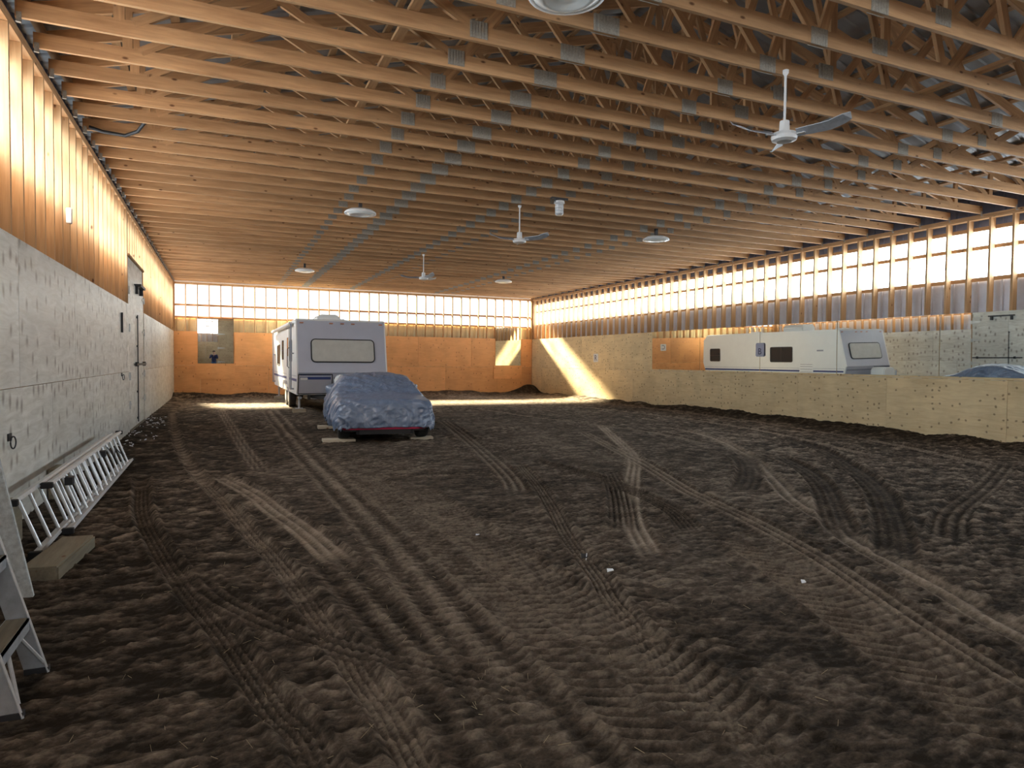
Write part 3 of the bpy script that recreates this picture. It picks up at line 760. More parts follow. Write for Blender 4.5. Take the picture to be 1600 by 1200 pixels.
# sides
for sx, xs in ((-1, TX0), (1, TX1)):
    mb = MB(); mb.box(min(xs, xs+sx*.004), max(xs, xs+sx*.004), 18.75, YFR-.1, .86, .93); obj('side_stripe', mb, m_blue, tr)
    mb = MB(); mb.box(min(xs, xs+sx*.004), max(xs, xs+sx*.004), 18.72, YFR-.1, 1.00, 1.012); obj('side_stripe', mb, m_greyst, tr)
    mb = MB(); mb.box(min(xs, xs+sx*.012), max(xs, xs+sx*.012), 19.0, YFR-.3, TZ-.06, TZ-.035); obj('gutter_rail', mb, m_white, tr)
def sidewin(side, yc, zc, w_, h_, split=None):
    xs = TX1 if side > 0 else TX0
    fn = lambda a, b2, d: (xs+side*d, yc+a, zc+b2)
    g = obj('side_window', MB().prism(rrect(w_-.06, h_-.06, .05), .002, .008, fn), m_glassd, tr)
    obj('window_frame', frame_ring(MB(), w_, h_, .07, .035, 0, .02, fn), m_black, g)
    if split == 'v': obj('window_bar', MB().prism([(-.012, -h_/2+.03), (.012, -h_/2+.03), (.012, h_/2-.03), (-.012, h_/2-.03)], .006, .018, fn), m_dark, g)
    if split == 'h': obj('window_bar', MB().prism([(-w_/2+.03, -.03), (w_/2-.03, -.03), (w_/2-.03, -.005), (-w_/2+.03, -.005)], .006, .018, fn), m_dark, g)
sidewin(1, 26.1, 1.58, .72, .62, 'h'); sidewin(1, 21.9, 1.58, 1.25, .66, 'v')
sidewin(-1, 24.6, 1.60, 1.1, .7, 'v'); sidewin(-1, 22.9, 1.75, .5, .62, 'h'); sidewin(-1, 20.2, 1.7, .5, .62, 'h')
mb = MB(); mb.box(TX1, TX1+.006, 20.2, 20.9, .75, 1.20)
vent = obj('fridge_vent', mb, m_white, tr)
for z in (.86, .97, 1.08, 1.17): obj('louvre', MB().box(TX1+.006, TX1+.014, 20.24, 20.86, z-.006, z+.006), m_dark, vent)
obj('logo_decal', MB().box(TX1, TX1+.003, 19.70, 20.02, 1.70, 1.76), m_greyst, tr)
dd = obj('entry_door', MB().box(TX0-.018, TX0, 20.75, 21.45, .62, 2.36), m_trailer2, tr)
obj('door_window', MB().box(TX0-.022, TX0-.018, 20.9, 21.3, 1.55, 2.1), m_glassd, dd)
for q in (20.71, 21.46): obj('door_seam', MB().box(TX0-.008, TX0, q, q+.03, .58, 2.40), m_black, tr)
obj('grab_handle', MB().tube([(TX0-.02, 20.62, 1.2), (TX0-.07, 20.62, 1.25), (TX0-.07, 20.62, 1.75), (TX0-.02, 20.62, 1.8)], .012), m_black, tr)
aw = obj('awning_roll', MB().tube([(TX0-.09, 19.45, 2.44), (TX0-.09, 26.2, 2.44)], .055, 12), m_white, tr)
for y in (19.45, 26.2): obj('awning_arm', MB().box(TX0-.10, TX0-.06, y-.025, y+.025, .62, 2.44).box(TX0-.06, TX0, y-.02, y+.02, .62, .66).box(TX0-.06, TX0, y-.02, y+.02, 1.6, 1.64), m_greyst, aw)
ac = obj('air_conditioner', MB().prism([(-.36, 0), (-.38, .17), (-.25, .30), (.25, .30), (.38, .17), (.36, 0)], 21.5, 22.6, lambda a, b2, d: (TXM+.03+a, d, TZ+b2)), m_trailer2, tr, bevel=.03)
obj('roof_vent', MB().box(TXM-.2, TXM+.2, 24.4, 24.8, TZ, TZ+.08), m_white, tr, bevel=.015)
obj('roof_vent', MB().box(TXM-.2, TXM+.2, 19.6, 20.0, TZ, TZ+.06), m_white, tr, bevel=.015)
for q in ((TX0+.3, TX0+.38, 18.9, 26.6, .36, .5), (TX1-.38, TX1-.3, 18.9, 26.6, .36, .5), (TX0+.2, TX1-.2, 20, 20.06, .38, .46), (TX0+.2, TX1-.2, 24, 24.06, .38, .46)):
    obj('frame_rail', MB().box(*q), m_dark, tr)
for y in (21.55, 22.45):
    for sx, xs in ((1, TX0+.04), (-1, TX1-.04)):
        wh = obj('wheel', MB().lathe([(.20, 0), (.33, .01), (.345, .04), (.345, .17), (.33, .20), (.2, .20)], 24, xs if sx > 0 else xs-.20, y, .345, 'x'), m_black, tr, smooth=False)
        xo = xs-.004 if sx > 0 else xs+.004
        obj('hub', MB().lathe([(.02, 0), (.19, .0), (.2, .02), (.2, .06)] if sx > 0 else [(.2, -.06), (.2, -.02), (.19, 0), (.02, 0)], 18, xo, y, .345, 'x'), m_white, wh)
    obj('axle', MB().tube([(TX0+.2, y, .345), (TX1-.2, y, .345)], .035), m_dark, tr)
for sx, xs in ((-1, TX0), (1, TX1)):
    fn = lambda a, b2, d, xs=xs, sx=sx: (xs+sx*d, 22.0+a, b2)
    obj('wheel_arch', MB().prism([(-.95, .48), (-.85, .74), (-.7, .80), (.7, .80), (.85, .74), (.95, .48), (.88, .48), (.8, .70), (-.8, .70), (-.88, .48)], 0, .02, fn), m_greyst, tr)
for sx in (TX0+.12, TX1-.12):
    for y in (19.25, 26.1):
        obj('stabiliser_jack', MB().tube([(sx, y, .42), (sx, y, .12)], .03).box(sx-.09, sx+.09, y-.09, y+.09, .10, .12).box(sx-.04, sx+.04, y-.25, y+.02, .38, .44), m_alu2, tr)
for q in (-1, 1):
    obj('drawbar', MB().prism([(q*.75, 1.9), (q*.85, 1.9), (q*.05, 0), (-q*.02, 0)], .40, .48, lambda a, b2, d: (TXM+a, 17.15+b2, d)), m_dark, tr)
obj('coupler', MB().box(TXM-.05, TXM+.05, 16.95, 17.25, .42, .52), m_dark, tr, bevel=.01)
obj('tongue_jack', MB().tube([(TXM, 17.45, .08), (TXM, 17.45, .95)], .03).box(TXM-.08, TXM+.08, 17.37, 17.53, .06, .08), m_alu2, tr)
pc = obj('propane_cover', MB().prism([(-.30, .49), (.30, .49), (.30, .95), (.20, 1.06), (-.20, 1.06), (-.30, .95)], 17.70, 18.30, lambda a, b2, d: (TXM+a, d, b2)), m_trailer2, tr, bevel=.03)
obj('cover_strap', MB().box(TXM-.305, TXM+.305, 17.98, 18.02, .55, .58), m_black, pc)
obj('cable_loop', MB().tube([(TX0+.25, 18.95, .42), (TX0+.5, 18.92, .38), (TX0+.7, 18.95, .43)], .012), m_alu, tr)
k = 0
for sx in (TX0+.12, TX1-.12):
    for y in (19.25, 26.1):
        tag(obj('wood_block', MB().box(sx-.17, sx+.17, y-.10, y+.10, ground(sx, y)-.01, .098), m_boardp, bevel=.006),
            'pale wood block under the %s %s stabiliser jack of the trailer' % ('left' if sx < 3 else 'right', 'near' if y < 20 else 'far'), 'block', 'blocks under the trailer jacks')

# ------------------------------------------------------------------ covered car
CXc, CY0 = 2.68, 11.75
CL = 4.15
ct = Matrix.Translation((CXc, CY0, 0))@Matrix.Rotation(R(-5.5), 4, 'Z')
def cw(x, y, z): return ct@Vector((x, y, z))
car = tag(empty('sports_car', tuple(cw(0, 2.0, 0))), 'low crimson car under the grey blue cover, only bumper and tyres showing', 'car')
def carobj(name, mb, mat, parent=car, **kw):
    mb.v = [tuple(ct@Vector(p)) for p in mb.v]
    return obj(name, mb, mat, parent, **kw)
st = [(.06,.30,.62,.55,.62), (.10,.52,.72,.60,.62), (.5,.78,.78,.66,.5), (1.1,.80,.80,.68,.5), (1.9,1.02,.80,.60,.3), (2.3,1.06,.80,.58,.3), (3.0,.84,.8,.66,.4), (3.8,.70,.76,.6,.5), (4.02,.45,.66,.5,.5)]
mb = MB(); rings = []
for (y, zt_, wb_, wr_, _) in st:
    zl = .20
    rings.append([(-wb_, y, zl), (-wb_, y, zl+(zt_-zl)*.5), (-wr_, y, zt_), (wr_, y, zt_), (wb_, y, zl+(zt_-zl)*.5), (wb_, y, zl)])
n = 6; v = [p for q in rings for p in q]; f = [(i*n+j, i*n+(j+1) % n, (i+1)*n+(j+1) % n, (i+1)*n+j) for i in range(len(st)-1) for j in range(n)]
f += [tuple(range(n)), tuple(range((len(st)-1)*n, len(st)*n))]
carobj('body', MB().add(v, f), m_dark, bevel=.01)
mb = MB().prism([(-.74, .02), (-.60, -.03), (.60, -.03), (.74, .02), (.74, .10), (-.74, .10)], .235, .34, lambda a, b2, d: (a, b2+.02, d))
carobj('rear_bumper', mb, m_red, bevel=.012)
carobj('lower_valance', MB().prism([(-.50, .03), (-.45, -.005), (.45, -.005), (.50, .03), (.5, .12), (-.5, .12)], .15, .232, lambda a, b2, d: (a, b2+.02, d)), m_black)
for y in (.42, 2.92):
    for s_ in (-1, 1):
        x0 = s_*.70-(.10)
        wh = carobj('wheel', MB().lathe([(.19, 0), (.29, .01), (.305, .03), (.305, .17), (.29, .20), (.19, .20)], 24, x0, y, .305+.045, 'x'), m_black)
        carobj('rim', MB().lathe([(.02, 0), (.17, .004), (.19, .03), (.19, .06)] if s_ < 0 else [(.19, -.06), (.19, -.03), (.17, -.004), (.02, 0)], 16, x0-.003 if s_ < 0 else x0+.203, y, .35, 'x'), m_alu, wh)
        gx, gy = (ct@Vector((x0+.1, y, 0)))[:2]
        rot = random.uniform(-.15, .15)
        mb = MB(); mb.box(-.20 if s_ > 0 else -.36, .22 if s_ > 0 else .2, -.14, .14, -.015, .045, Matrix.Translation((gx, gy, 0))@Matrix.Rotation(rot, 4, 'Z'))
        tag(obj('plank', mb, m_boardp, bevel=.004), 'pale short plank under the %s %s tyre of the covered car' % ('left' if s_ < 0 else 'right', 'near' if y < 1 else 'far'), 'plank', 'planks under the car tyres')
# cover: lofted rings, then creased
cst = [(-.05,.27,.66,.64,.60,0), (-.06,.50,.76,.72,.66,0), (-.02,.68,.82,.80,.70,0), (.10,.76,.86,.84,.74,0), (.45,.80,.89,.88,.74,0), (.85,.84,.90,.89,.72,0),
       (1.05,.90,.90,.89,.72,0), (1.35,1.04,.90,.88,.68,0), (1.65,1.14,.90,.87,.64,0), (2.1,1.185,.90,.87,.62,0), (2.45,1.16,.90,.88,.60,.6), (2.62,1.10,.90,.92,.56,1), (2.8,1.03,.90,.88,.60,.4),
       (3.1,.88,.89,.86,.66,0), (3.5,.80,.87,.84,.66,0), (3.9,.72,.84,.78,.62,0), (4.12,.60,.76,.70,.56,0), (4.20,.42,.68,.62,.5,0), (4.19,.26,.62,.58,.5,0)]
NU, NVv = 150, 200
ys = np.array([c_[0] for c_ in cst]); kk = np.arange(len(cst)); tt = np.linspace(0, len(cst)-1, NVv)
def cr(arr):
    P = np.array(arr, float); P = np.concatenate([[2*P[0]-P[1]], P, [2*P[-1]-P[-2]]]); i = np.clip(np.floor(tt).astype(int), 0, len(arr)-2); t = tt-i
    a, b_, c_, d_ = P[i], P[i+1], P[i+2], P[i+3]
    return .5*((2*b_)+(-a+c_)*t+(2*a-5*b_+4*c_-d_)*t**2+(-a+3*b_-3*c_+d_)*t**3)
cy, cz, cb, cs, crf, cm = [cr([c_[q] for c_ in cst]) for q in range(6)]
verts = []
for i in range(NVv):
    hem = .255+.03*math.sin(i*.31)+.02*math.sin(i*.83)
    zt_, wb_, ws_, wr_ = cz[i], cb[i], cs[i], crf[i]
    hem = min(hem, zt_-.005) if zt_ < .3 else hem
    zs = hem+(min(.66, zt_*.72)-hem); zs = max(zs, hem)
    ctl = [(-wb_, hem), (-wb_-.02, (hem+zs)/2), (-ws_, zs), (-(ws_+wr_)/2-.035, zs+(zt_-zs)*.5), (-wr_, zt_-(zt_-zs)*.10), (-wr_*.5, zt_), (0, zt_+.008), (wr_*.5, zt_), (wr_, zt_-(zt_-zs)*.10), ((ws_+wr_)/2+.035, zs+(zt_-zs)*.5), (ws_, zs), (wb_+.02, (hem+zs)/2), (wb_, hem)]
    P = np.array([ctl[0]]+ctl+[ctl[-1]]); u_ = np.linspace(0, len(ctl)-1.0001, NU)
    for uu in u_:
        j = int(uu); t = uu-j; a, b_, c_, d_ = P[j], P[j+1], P[j+2], P[min(j+3, len(P)-1)]
        q = .5*((2*b_)+(-a+c_)*t+(2*a-5*b_+4*c_-d_)*t*t+(-a+3*b_-3*c_+d_)*t**3)
        verts.append((q[0], cy[i], q[1]))
va = np.array(verts)
# mirrors bulge, creases
for sx in (-1, 1):
    g = np.exp(-((va[:,0]-sx*.86)/.16)**2-((va[:,1]-(2.45 if sx < 0 else 2.2))/.15)**2-((va[:,2]-.88)/.10)**2); va[:,0] += sx*.15*g; va[:,2] += .05*g
cen = np.array([0, 2.05, .45]); dr_ = va-cen; dr_ /= np.linalg.norm(dr_, axis=1)[:, None]
low = np.clip((.80-va[:,2])/.45, 0, 1); sidew = np.clip(np.abs(va[:,0])/.85, 0, 1)
def ridged(x, y, f, s_): return 1-np.abs(2*fbm(x, y, f, 3, s_, .5))*4
arc = va[:,0]*1.0+va[:,1]*.9
f1 = ridged(arc+va[:,2]*.8, va[:,2]*.55+va[:,1]*.3, 3.2, 7)      # slanting folds
f2 = ridged(va[:,0]*1.3+va[:,1]*1.3, va[:,2]*.35, 6.0, 19)       # hanging folds at the skirt
f3 = ridged(va[:,0]*1.6, va[:,1]*.5+va[:,2]*.4, 2.6, 33)
f4 = ridged(va[:,0]*2.0-va[:,2]*1.2, va[:,1]*1.5+va[:,2]*2.0, 5.5, 47)
amp = .030*f1*(.3+.7*sidew)+.030*f2*low+.020*f3+.012*f4*(.4+.6*np.maximum(low, sidew))
va += dr_*amp[:, None]*.8
mb = MB(); idx = [(i*NU+j, i*NU+j+1, (i+1)*NU+j+1, (i+1)*NU+j) for i in range(NVv-1) for j in range(NU-1)]
mb.add([tuple(cw(*p)) for p in va], idx)
cv = obj('car_cover', mb, m_cover, smooth=True)
md = cv.modifiers.new('thick', 'SOLIDIFY'); md.thickness = .004
tag(cv, 'grey blue creased fabric cover draped over the low car', 'car cover')

# ------------------------------------------------------------------ extension ladder on its side against the left wall
def rail_pt(y, h, off=0):   # h 0..1 up the leaning ladder, off away from the wall
    z0 = .035+.0; return (-1.145-.005+(-.141)*h+off, y, z0+.385*h)
lad = tag(empty('extension_ladder', (-1.25, 8.2, 0)), 'aluminium extension ladder lying on its side along the foot of the left wall', 'ladder')
def oriented(y0, y1, h, off, wd=.028, ht=.07):
    d = Vector((-.141, 0, .385)).normalized(); nrm = Vector((d.z, 0, -d.x))
    mb = MB(); c0 = Vector(rail_pt(0, h, off))
    vs_ = []
    for y in (y0, y1):
        for a, b2 in ((-ht/2, -wd/2), (ht/2, -wd/2), (ht/2, wd/2), (-ht/2, wd/2)):
            p = c0+nrm*a+d*b2; vs_.append((p.x, y, p.z))
    mb.add(vs_, [(0, 1, 2, 3), (4, 7, 6, 5), (0, 4, 5, 1), (1, 5, 6, 2), (2, 6, 7, 3), (3, 7, 4, 0)]); return mb
dL = Vector((-.141, 0, .385)).normalized(); nL = Vector((dL.z, 0, -dL.x))
for sec, (y0, y1, off, ph) in enumerate(((5.75, 10.45, -.075, .17), (6.45, 10.68, .0, .26))):
    s_ = obj('fly_rail' if sec else 'base_rail', oriented(y0, y1, 0, off), m_alu, lad, bevel=.003)
    obj('fly_rail' if sec else 'base_rail', oriented(y0, y1, 1, off), m_alu, lad, bevel=.003)
    y = y0+ph
    while y < y1-.1:
        a = Vector(rail_pt(y, 0.03, off)); b2 = Vector(rail_pt(y, .97, off))
        obj('rung', MB().tube([a, b2], .0135, 8), m_alu, lad); y += .305
    for yy_ in (y0, y1):
        if sec == 0 and yy_ == y1: continue
        for h in (0, 1):
            c0 = Vector(rail_pt(yy_, h, off)); obj('end_cap', MB().box(c0.x-.042, c0.x+.042, yy_-.02, yy_+.03, c0.z-.024, c0.z+.024), m_black, lad, bevel=.004)
for y in (7.05, 8.9):
    c0 = Vector(rail_pt(y, .85, .03)); obj('rung_lock', MB().box(c0.x-.03, c0.x+.03, y-.05, y+.05, c0.z-.04, c0.z+.03), m_dark, lad)
obj('pulley_rope', MB().tube([rail_pt(9.3, .9, .03), rail_pt(9.4, .5, .04), rail_pt(9.7, .75, .04), rail_pt(9.9, .5, .04)], .006, 6), m_dark, lad)
# boards wedged behind the ladder
for y, zt_, lab in ((6.15, .36, 'near end'), (8.1, .34, 'middle')):
    mb = MB().box(-1.575, -1.43, y-.18, y+.18, -.01, zt_)
    tag(obj('wood_offcut', mb, m_board, bevel=.006), 'brown wood offcut wedged between the ladder and the left wall, %s' % ('near end' if y < 7 else 'midway along'), 'offcut', 'offcuts behind the ladder')
# beam in front of the ladder
M_ = Matrix.Translation((-1.05, 5.60, 0))@Matrix.Rotation(R(-6), 4, 'Z')
tag(obj('timber_offcut', MB().box(-.115, .115, -.42, .42, -.015, .09, M_), m_board, bevel=.012), 'weathered thick timber offcut on the soil in front of the ladder end', 'timber')
# blue bag
bm = bmesh.new(); bmesh.ops.create_icosphere(bm, subdivisions=4, radius=.085)
for v_ in bm.verts:
    p = v_.co.copy(); q = p.normalized()
    k_ = 1+.35*(float(fbm(np.array([q.x*2+3]), np.array([q.y*2+q.z*3+5]), 2.2, 3, 5)[0]))*2
    v_.co = Vector((p.x*k_*.7, p.y*k_*1.2, max(-.1, p.z*k_)))
me_ = bpy.data.meshes.new('plastic_bag'); bm.to_mesh(me_); bm.free(); me_.materials.append(m_bluebag)
for p in me_.polygons: p.use_smooth = True
tag(link('plastic_bag', me_, (-1.29, 5.40, .10)), 'crumpled blue plastic bag beside the near end of the lying ladder', 'bag')
# leaning white board
mb = MB(); a0 = Vector((-1.09, 4.88, 0)); lean = Matrix.Translation(a0)@Matrix.Rotation(R(-10), 4, 'Y')@Matrix.Rotation(R(3), 4, 'X')
mb.box(-.16, .04, -.018, .018, -.01, 1.9, lean)
tag(obj('painted_board', mb, m_paintb, bevel=.004), 'tall white painted board leaning on the left wall behind the stepladder', 'board')
# ------------------------------------------------------------------ stepladder at the left edge
sp_ = tag(empty('stepladder', (-1.1, 3.46, 0)), 'dusty aluminium stepladder standing at the left edge of the view', 'stepladder')
def lean_x(z): return -.742-.275*z
ZTP = 1.78
for y in (3.24, 3.68):
    mb = MB(); pts = []
    mb.add([(lean_x(0)-.085, y-.012, 0), (lean_x(0), y-.012, 0), (lean_x(0), y+.012, 0), (lean_x(0)-.085, y+.012, 0),
            (lean_x(ZTP)-.07, y-.012, ZTP), (lean_x(ZTP), y-.012, ZTP), (lean_x(ZTP), y+.012, ZTP), (lean_x(ZTP)-.07, y+.012, ZTP)],
           [(0, 3, 2, 1), (4, 5, 6, 7), (0, 1, 5, 4), (1, 2, 6, 5), (2, 3, 7, 6), (3, 0, 4, 7)])
    obj('front_rail', mb, m_alu2, sp_)
    mb = MB().tube([(lean_x(0)+.004, y-.014, 0), (lean_x(ZTP)+.004, y-.014, ZTP)], .006, 6); obj('rail_lip', mb, m_alu, sp_)
    xb0, xb1 = -1.50, lean_x(ZTP)-.09
    mb = MB().add([(xb0-.02, y-.01, 0), (xb0+.02, y-.01, 0), (xb0+.02, y+.01, 0), (xb0-.02, y+.01, 0), (xb1-.02, y-.01, ZTP-.05), (xb1+.02, y-.01, ZTP-.05), (xb1+.02, y+.01, ZTP-.05), (xb1-.02, y+.01, ZTP-.05)],
           [(0, 3, 2, 1), (4, 5, 6, 7), (0, 1, 5, 4), (1, 2, 6, 5), (2, 3, 7, 6), (3, 0, 4, 7)])
    obj('rear_rail', mb, m_alu2, sp_)
    obj('spreader', MB().box(-1.36, lean_x(.95)-.05, y-.004, y+.004, .93, .955), m_alu, sp_)
    sgn = 1 if y < 3.4 else -1
    obj('step_brace', MB().tube([(lean_x(.02)-.01, y+sgn*.012, .05), (lean_x(.26)-.015, y+sgn*.15, .245)], .008, 6), m_alu, sp_)
    obj('foot', MB().box(lean_x(0)-.09, lean_x(0)+.006, y-.018, y+.018, 0, .025), m_dark, sp_)
for k in range(5):
    z = .265+k*.30
    obj('step', MB().box(lean_x(z)-.085, lean_x(z)+.008, 3.25, 3.67, z-.012, z).box(lean_x(z)-.003, lean_x(z)+.008, 3.25, 3.67, z-.055, z), m_alu2, sp_)
    obj('step_tread', MB().box(lean_x(z)-.08, lean_x(z)-.0, 3.26, 3.66, z, z+.003), m_board, sp_)
for z in (.35, .9, 1.4):
    xx = -1.50+(xb1+1.50)*z/(ZTP-.05); obj('rear_bar', MB().box(xx-.012, xx+.012, 3.24, 3.68, z-.015, z+.015), m_alu2, sp_)
obj('top_cap', MB().box(lean_x(ZTP)-.17, lean_x(ZTP)+.03, 3.20, 3.72, ZTP, ZTP+.05), m_alu, sp_, bevel=.01)

# ------------------------------------------------------------------ small wall fittings
def ring(loc, lab):
    t = empty('tie_ring', loc); tag(t, lab, 'ring', 'tie rings on the left wall')
    me_, c_ = mesh_of('plate', MB().box(0, .012, -.045, .045, -.03, .03), m_dark); link('plate', me_, c_, t)
    pts = [(.03+.01*math.cos(a), .035*math.cos(a), -.045+.05*math.sin(a)) for a in [2*math.pi*i/16 for i in range(17)]]
    me_, c_ = mesh_of('ring', MB().tube(pts, .006, 6, False), m_dark); link('ring', me_, c_, t)
ring((XL, 6.66, .80), 'dark iron tie ring on the left wall plywood above the ladder')
ring((XL, 13.55, 1.16), 'small dark iron tie ring on the left wall beside the door')
tag(obj('outlet_box', MB().box(XL-.05, XL+.006, 9.30, 9.36, 3.02, 3.20), m_white, bevel=.006), 'small white outlet box on a left wall stud', 'box')
tag(obj('hose', MB().tube([(-1.50, 9.99, 4.36), (-1.35, 9.98, 4.32), (-1.1, 9.96, 4.30), (-.95, 9.85, 4.34), (-.85, 9.68, 4.42), (-.8, 9.6, 4.46)], .022, 8), m_black, smooth=True), 'black hose hanging under the trusses by the left wall', 'hose')
tag(obj('door_handle_bar', MB().box(XL, XL+.03, 13.55, 13.59, 1.9, 2.25), m_dark), 'dark upright steel bar on the left wall just before the door', 'bar')

# ------------------------------------------------------------------ ceiling fans
def make_fan(loc, a0, lab):
    t = tag(empty('ceiling_fan', loc), lab, 'fan', 'ceiling fans along the centre line')
    z = 0
    top = HC-loc[2]
    for nm, mb, mt, sm in (('downrod', MB().tube([(0, 0, .12), (0, 0, top-.02)], .012, 10), m_white, False),
                       ('canopy', MB().lathe([(.014, -.05), (.028, -.03), (.03, 0)], 16, 0, 0, top), m_white, False),
                       ('motor_housing', MB().lathe([(.045, .14), (.05, .03), (.115, .02), (.125, -.01), (.115, -.045), (.07, -.06), (.01, -.062)], 24, 0, 0, 0), m_white, False)):
        me_, c_ = mesh_of(nm, mb, mt, smooth=sm); link(nm, me_, c_, t)
    for k in range(3):
        a = R(a0+120*k); Mz = Matrix.Rotation(a, 4, 'Z')
        mb = MB(); n_ = 8; P = []
        for i in range(n_+1):
            s_ = i/n_; r_ = .12+.49*s_; w_ = (.035+.03*s_) if s_ < .85 else .06*(1-(s_-.85)/.15*.65)
            zz = .0+.05*max(0, s_-.6)/.4+.01
            for b2, tl in ((-w_, .026), (w_, -.026)): P.append(Mz@Vector((r_, b2, zz+tl)))
            for b2, tl in ((-w_, .026), (w_, -.026)): P.append(Mz@Vector((r_, b2, zz+tl-.006)))
        F_ = []
        for i in range(n_):
            o0 = 4*i; o1 = o0+4; F_ += [(o0, o0+1, o1+1, o1), (o0+2, o1+2, o1+3, o0+3), (o0, o1, o1+2, o0+2), (o0+1, o0+3, o1+3, o1+1)]
        F_ += [(0, 2, 3, 1), (4*n_, 4*n_+1, 4*n_+3, 4*n_+2)]
        me_, c_ = mesh_of('blade', mb.add(P, F_), m_alu2); bl = link('blade', me_, c_, t)
        mb = MB(); mb.box(.08, .2, -.02, .02, -.012, -.004, Mz); me_, c2 = mesh_of('blade_iron', mb, m_white); link('blade_iron', me_, c2-c_, bl)
make_fan((5.09, 5.06, 3.70), -66, 'grey three blade ceiling fan nearest the camera, blades tipped upward')
make_fan((5.08, 11.40, 3.70), -55, 'grey three blade ceiling fan, second along the centre of the hall')
make_fan((5.07, 17.74, 3.70), -80, 'small looking far grey ceiling fan, third along the centre of the hall')
# ------------------------------------------------------------------ round lamps
def make_lamp(x, y, lab, z=HC, dia=.56):
    t = tag(empty('ceiling_lamp', (x, y, z-.085)), lab, 'lamp', 'round ceiling lamps'); r_ = dia/2
    for nm, mb, mt in (('housing', MB().lathe([(.06, 0), (.20, -.015), (r_*.86, -.035), (r_, -.06), (r_*1.0, -.085), (r_*.97, -.09)], 40, 0, 0), m_white),
                       ('reflector', MB().lathe([(r_*.93, -.083), (r_*.90, -.095), (r_*.72, -.116), (r_*.62, -.123), (r_*.6, -.119), (r_*.34, -.132), (r_*.32, -.128), (r_*.1, -.134), (.004, -.134)], 40, 0, 0), m_lampg),
                       ('rim', MB().lathe([(r_*.93, -.072), (r_*1.03, -.072), (r_*1.03, -.095), (r_*.93, -.095)], 40, 0, 0), m_white)):
        me_, c_ = mesh_of(nm, mb, mt, smooth=True); link(nm, me_, c_, t)
    me_, c_ = mesh_of('bracket', MB().box(-.03, .03, -.03, .03, -.01, .16), m_dark); link('bracket', me_, c_, t)
make_lamp(2.35, 4.46, 'large looking round glass ceiling lamp cut by the top edge of the photo', dia=.56)
make_lamp(2.39, 12.6, 'round white ceiling lamp over the covered car, left row')
make_lamp(8.82, 12.4, 'round white ceiling lamp in the right row, nearer one')
make_lamp(2.39, 21.5, 'round white ceiling lamp over the trailer, left row')
make_lamp(8.87, 21.2, 'small looking round ceiling lamp in the right row, farther one')
# pendant fixture
pf = tag(empty('pendant_fixture', (5.47, 10.57, HC)), 'chrome and glass cylinder fixture hanging under the trusses above the middle fan', 'fixture')
for nm, mb, mt in (('mount', MB().box(-.16, .16, -.03, .03, -.03, 0).box(-.09, -.02, -.03, .03, -.09, -.03).box(.02, .09, -.03, .03, -.09, -.03), m_dark),
                   ('collar', MB().lathe([(.09, -.06), (.095, -.10), (.05, -.115)], 16, 0, 0), m_white),
                   ('cylinder', MB().lathe([(.05, -.115), (.075, -.13), (.075, -.18), (.066, -.185), (.075, -.19), (.075, -.23), (.066, -.235), (.075, -.24), (.075, -.28), (.05, -.31), (.01, -.31)], 16, 0, 0), m_alu)):
    me_, c_ = mesh_of(nm, mb, mt); link(nm, me_, c_, pf)

# ------------------------------------------------------------------ litter
def chip(x, y, s_, ht, lab, mat, nm='paper_scrap'):
    mb = MB(); z = ground(x, y)+.004
    mb.add([(x-s_, y-s_*.4, z), (x+s_*.8, y-s_*.5, z+.006), (x+s_, y+s_*.4, z+ht*.6), (x-s_*.6, y+s_*.5, z+ht), (x-s_, y-s_*.4, z+.006), (x+s_*.8, y-s_*.5, z+.012), (x+s_, y+s_*.4, z+ht*.6+.006), (x-s_*.6, y+s_*.5, z+ht+.006)],
           [(0, 3, 2, 1), (4, 5, 6, 7), (0, 1, 5, 4), (1, 2, 6, 5), (2, 3, 7, 6), (3, 0, 4, 7)])
    tag(obj(nm, mb, mat), lab, 'scrap', 'scraps lying on the soil')
chip(2.46, 3.93, .028, .012, 'white paper scrap on the soil right of the dark plastic scrap', m_paper)
chip(3.59, 3.31, .020, .02, 'small bright white scrap alone on the right foreground soil', m_paper)
chip(2.49, 4.34, .03, .03, 'dark plastic scrap with a pale stem lying in a tyre track', m_black, 'plastic_scrap')
chip(2.0, 5.3, .02, .01, 'tiny pale scrap on the soil farther left of the dark scrap', m_paper)
o_ = [q for q in C.objects if q.name.startswith('plastic_scrap')][0]
mb = MB().tube([(2.50, 4.33, ground(2.5, 4.33)), (2.51, 4.335, ground(2.5, 4.33)+.05)], .004, 6); obj('stem', mb, m_paper, o_)
def scatter(name, N, fx, mat, lab, cat, ln, th):
    vs_ = []; fs = []
    xs, ys_ = fx(N); zs = height(xs.copy(), ys_.copy())[0]
    for x, y, z in zip(xs, ys_, zs):
        a = rng.uniform(0, math.pi); l = ln*rng.uniform(.4, 1.4)/2; t_ = th*rng.uniform(.6, 1.2); up = rng.uniform(.003, .018)
        dx, dy = math.cos(a)*l, math.sin(a)*l; nx, ny = -math.sin(a)*t_, math.cos(a)*t_; o0 = len(vs_)
        vs_ += [(x-dx+nx, y-dy+ny, z+.004), (x-dx-nx, y-dy-ny, z+.004), (x-dx, y-dy, z+.004+2*t_), (x+dx+nx, y+dy+ny, z+up), (x+dx-nx, y+dy-ny, z+up), (x+dx, y+dy, z+up+2*t_)]
        fs += [(o0, o0+1, o0+2), (o0+3, o0+5, o0+4), (o0, o0+3, o0+4, o0+1), (o0+1, o0+4, o0+5, o0+2), (o0+2, o0+5, o0+3, o0)]
    m_b = MB(); m_b.add(vs_, fs); o = obj(name, m_b, mat); tag(o, lab, cat, kind='stuff')
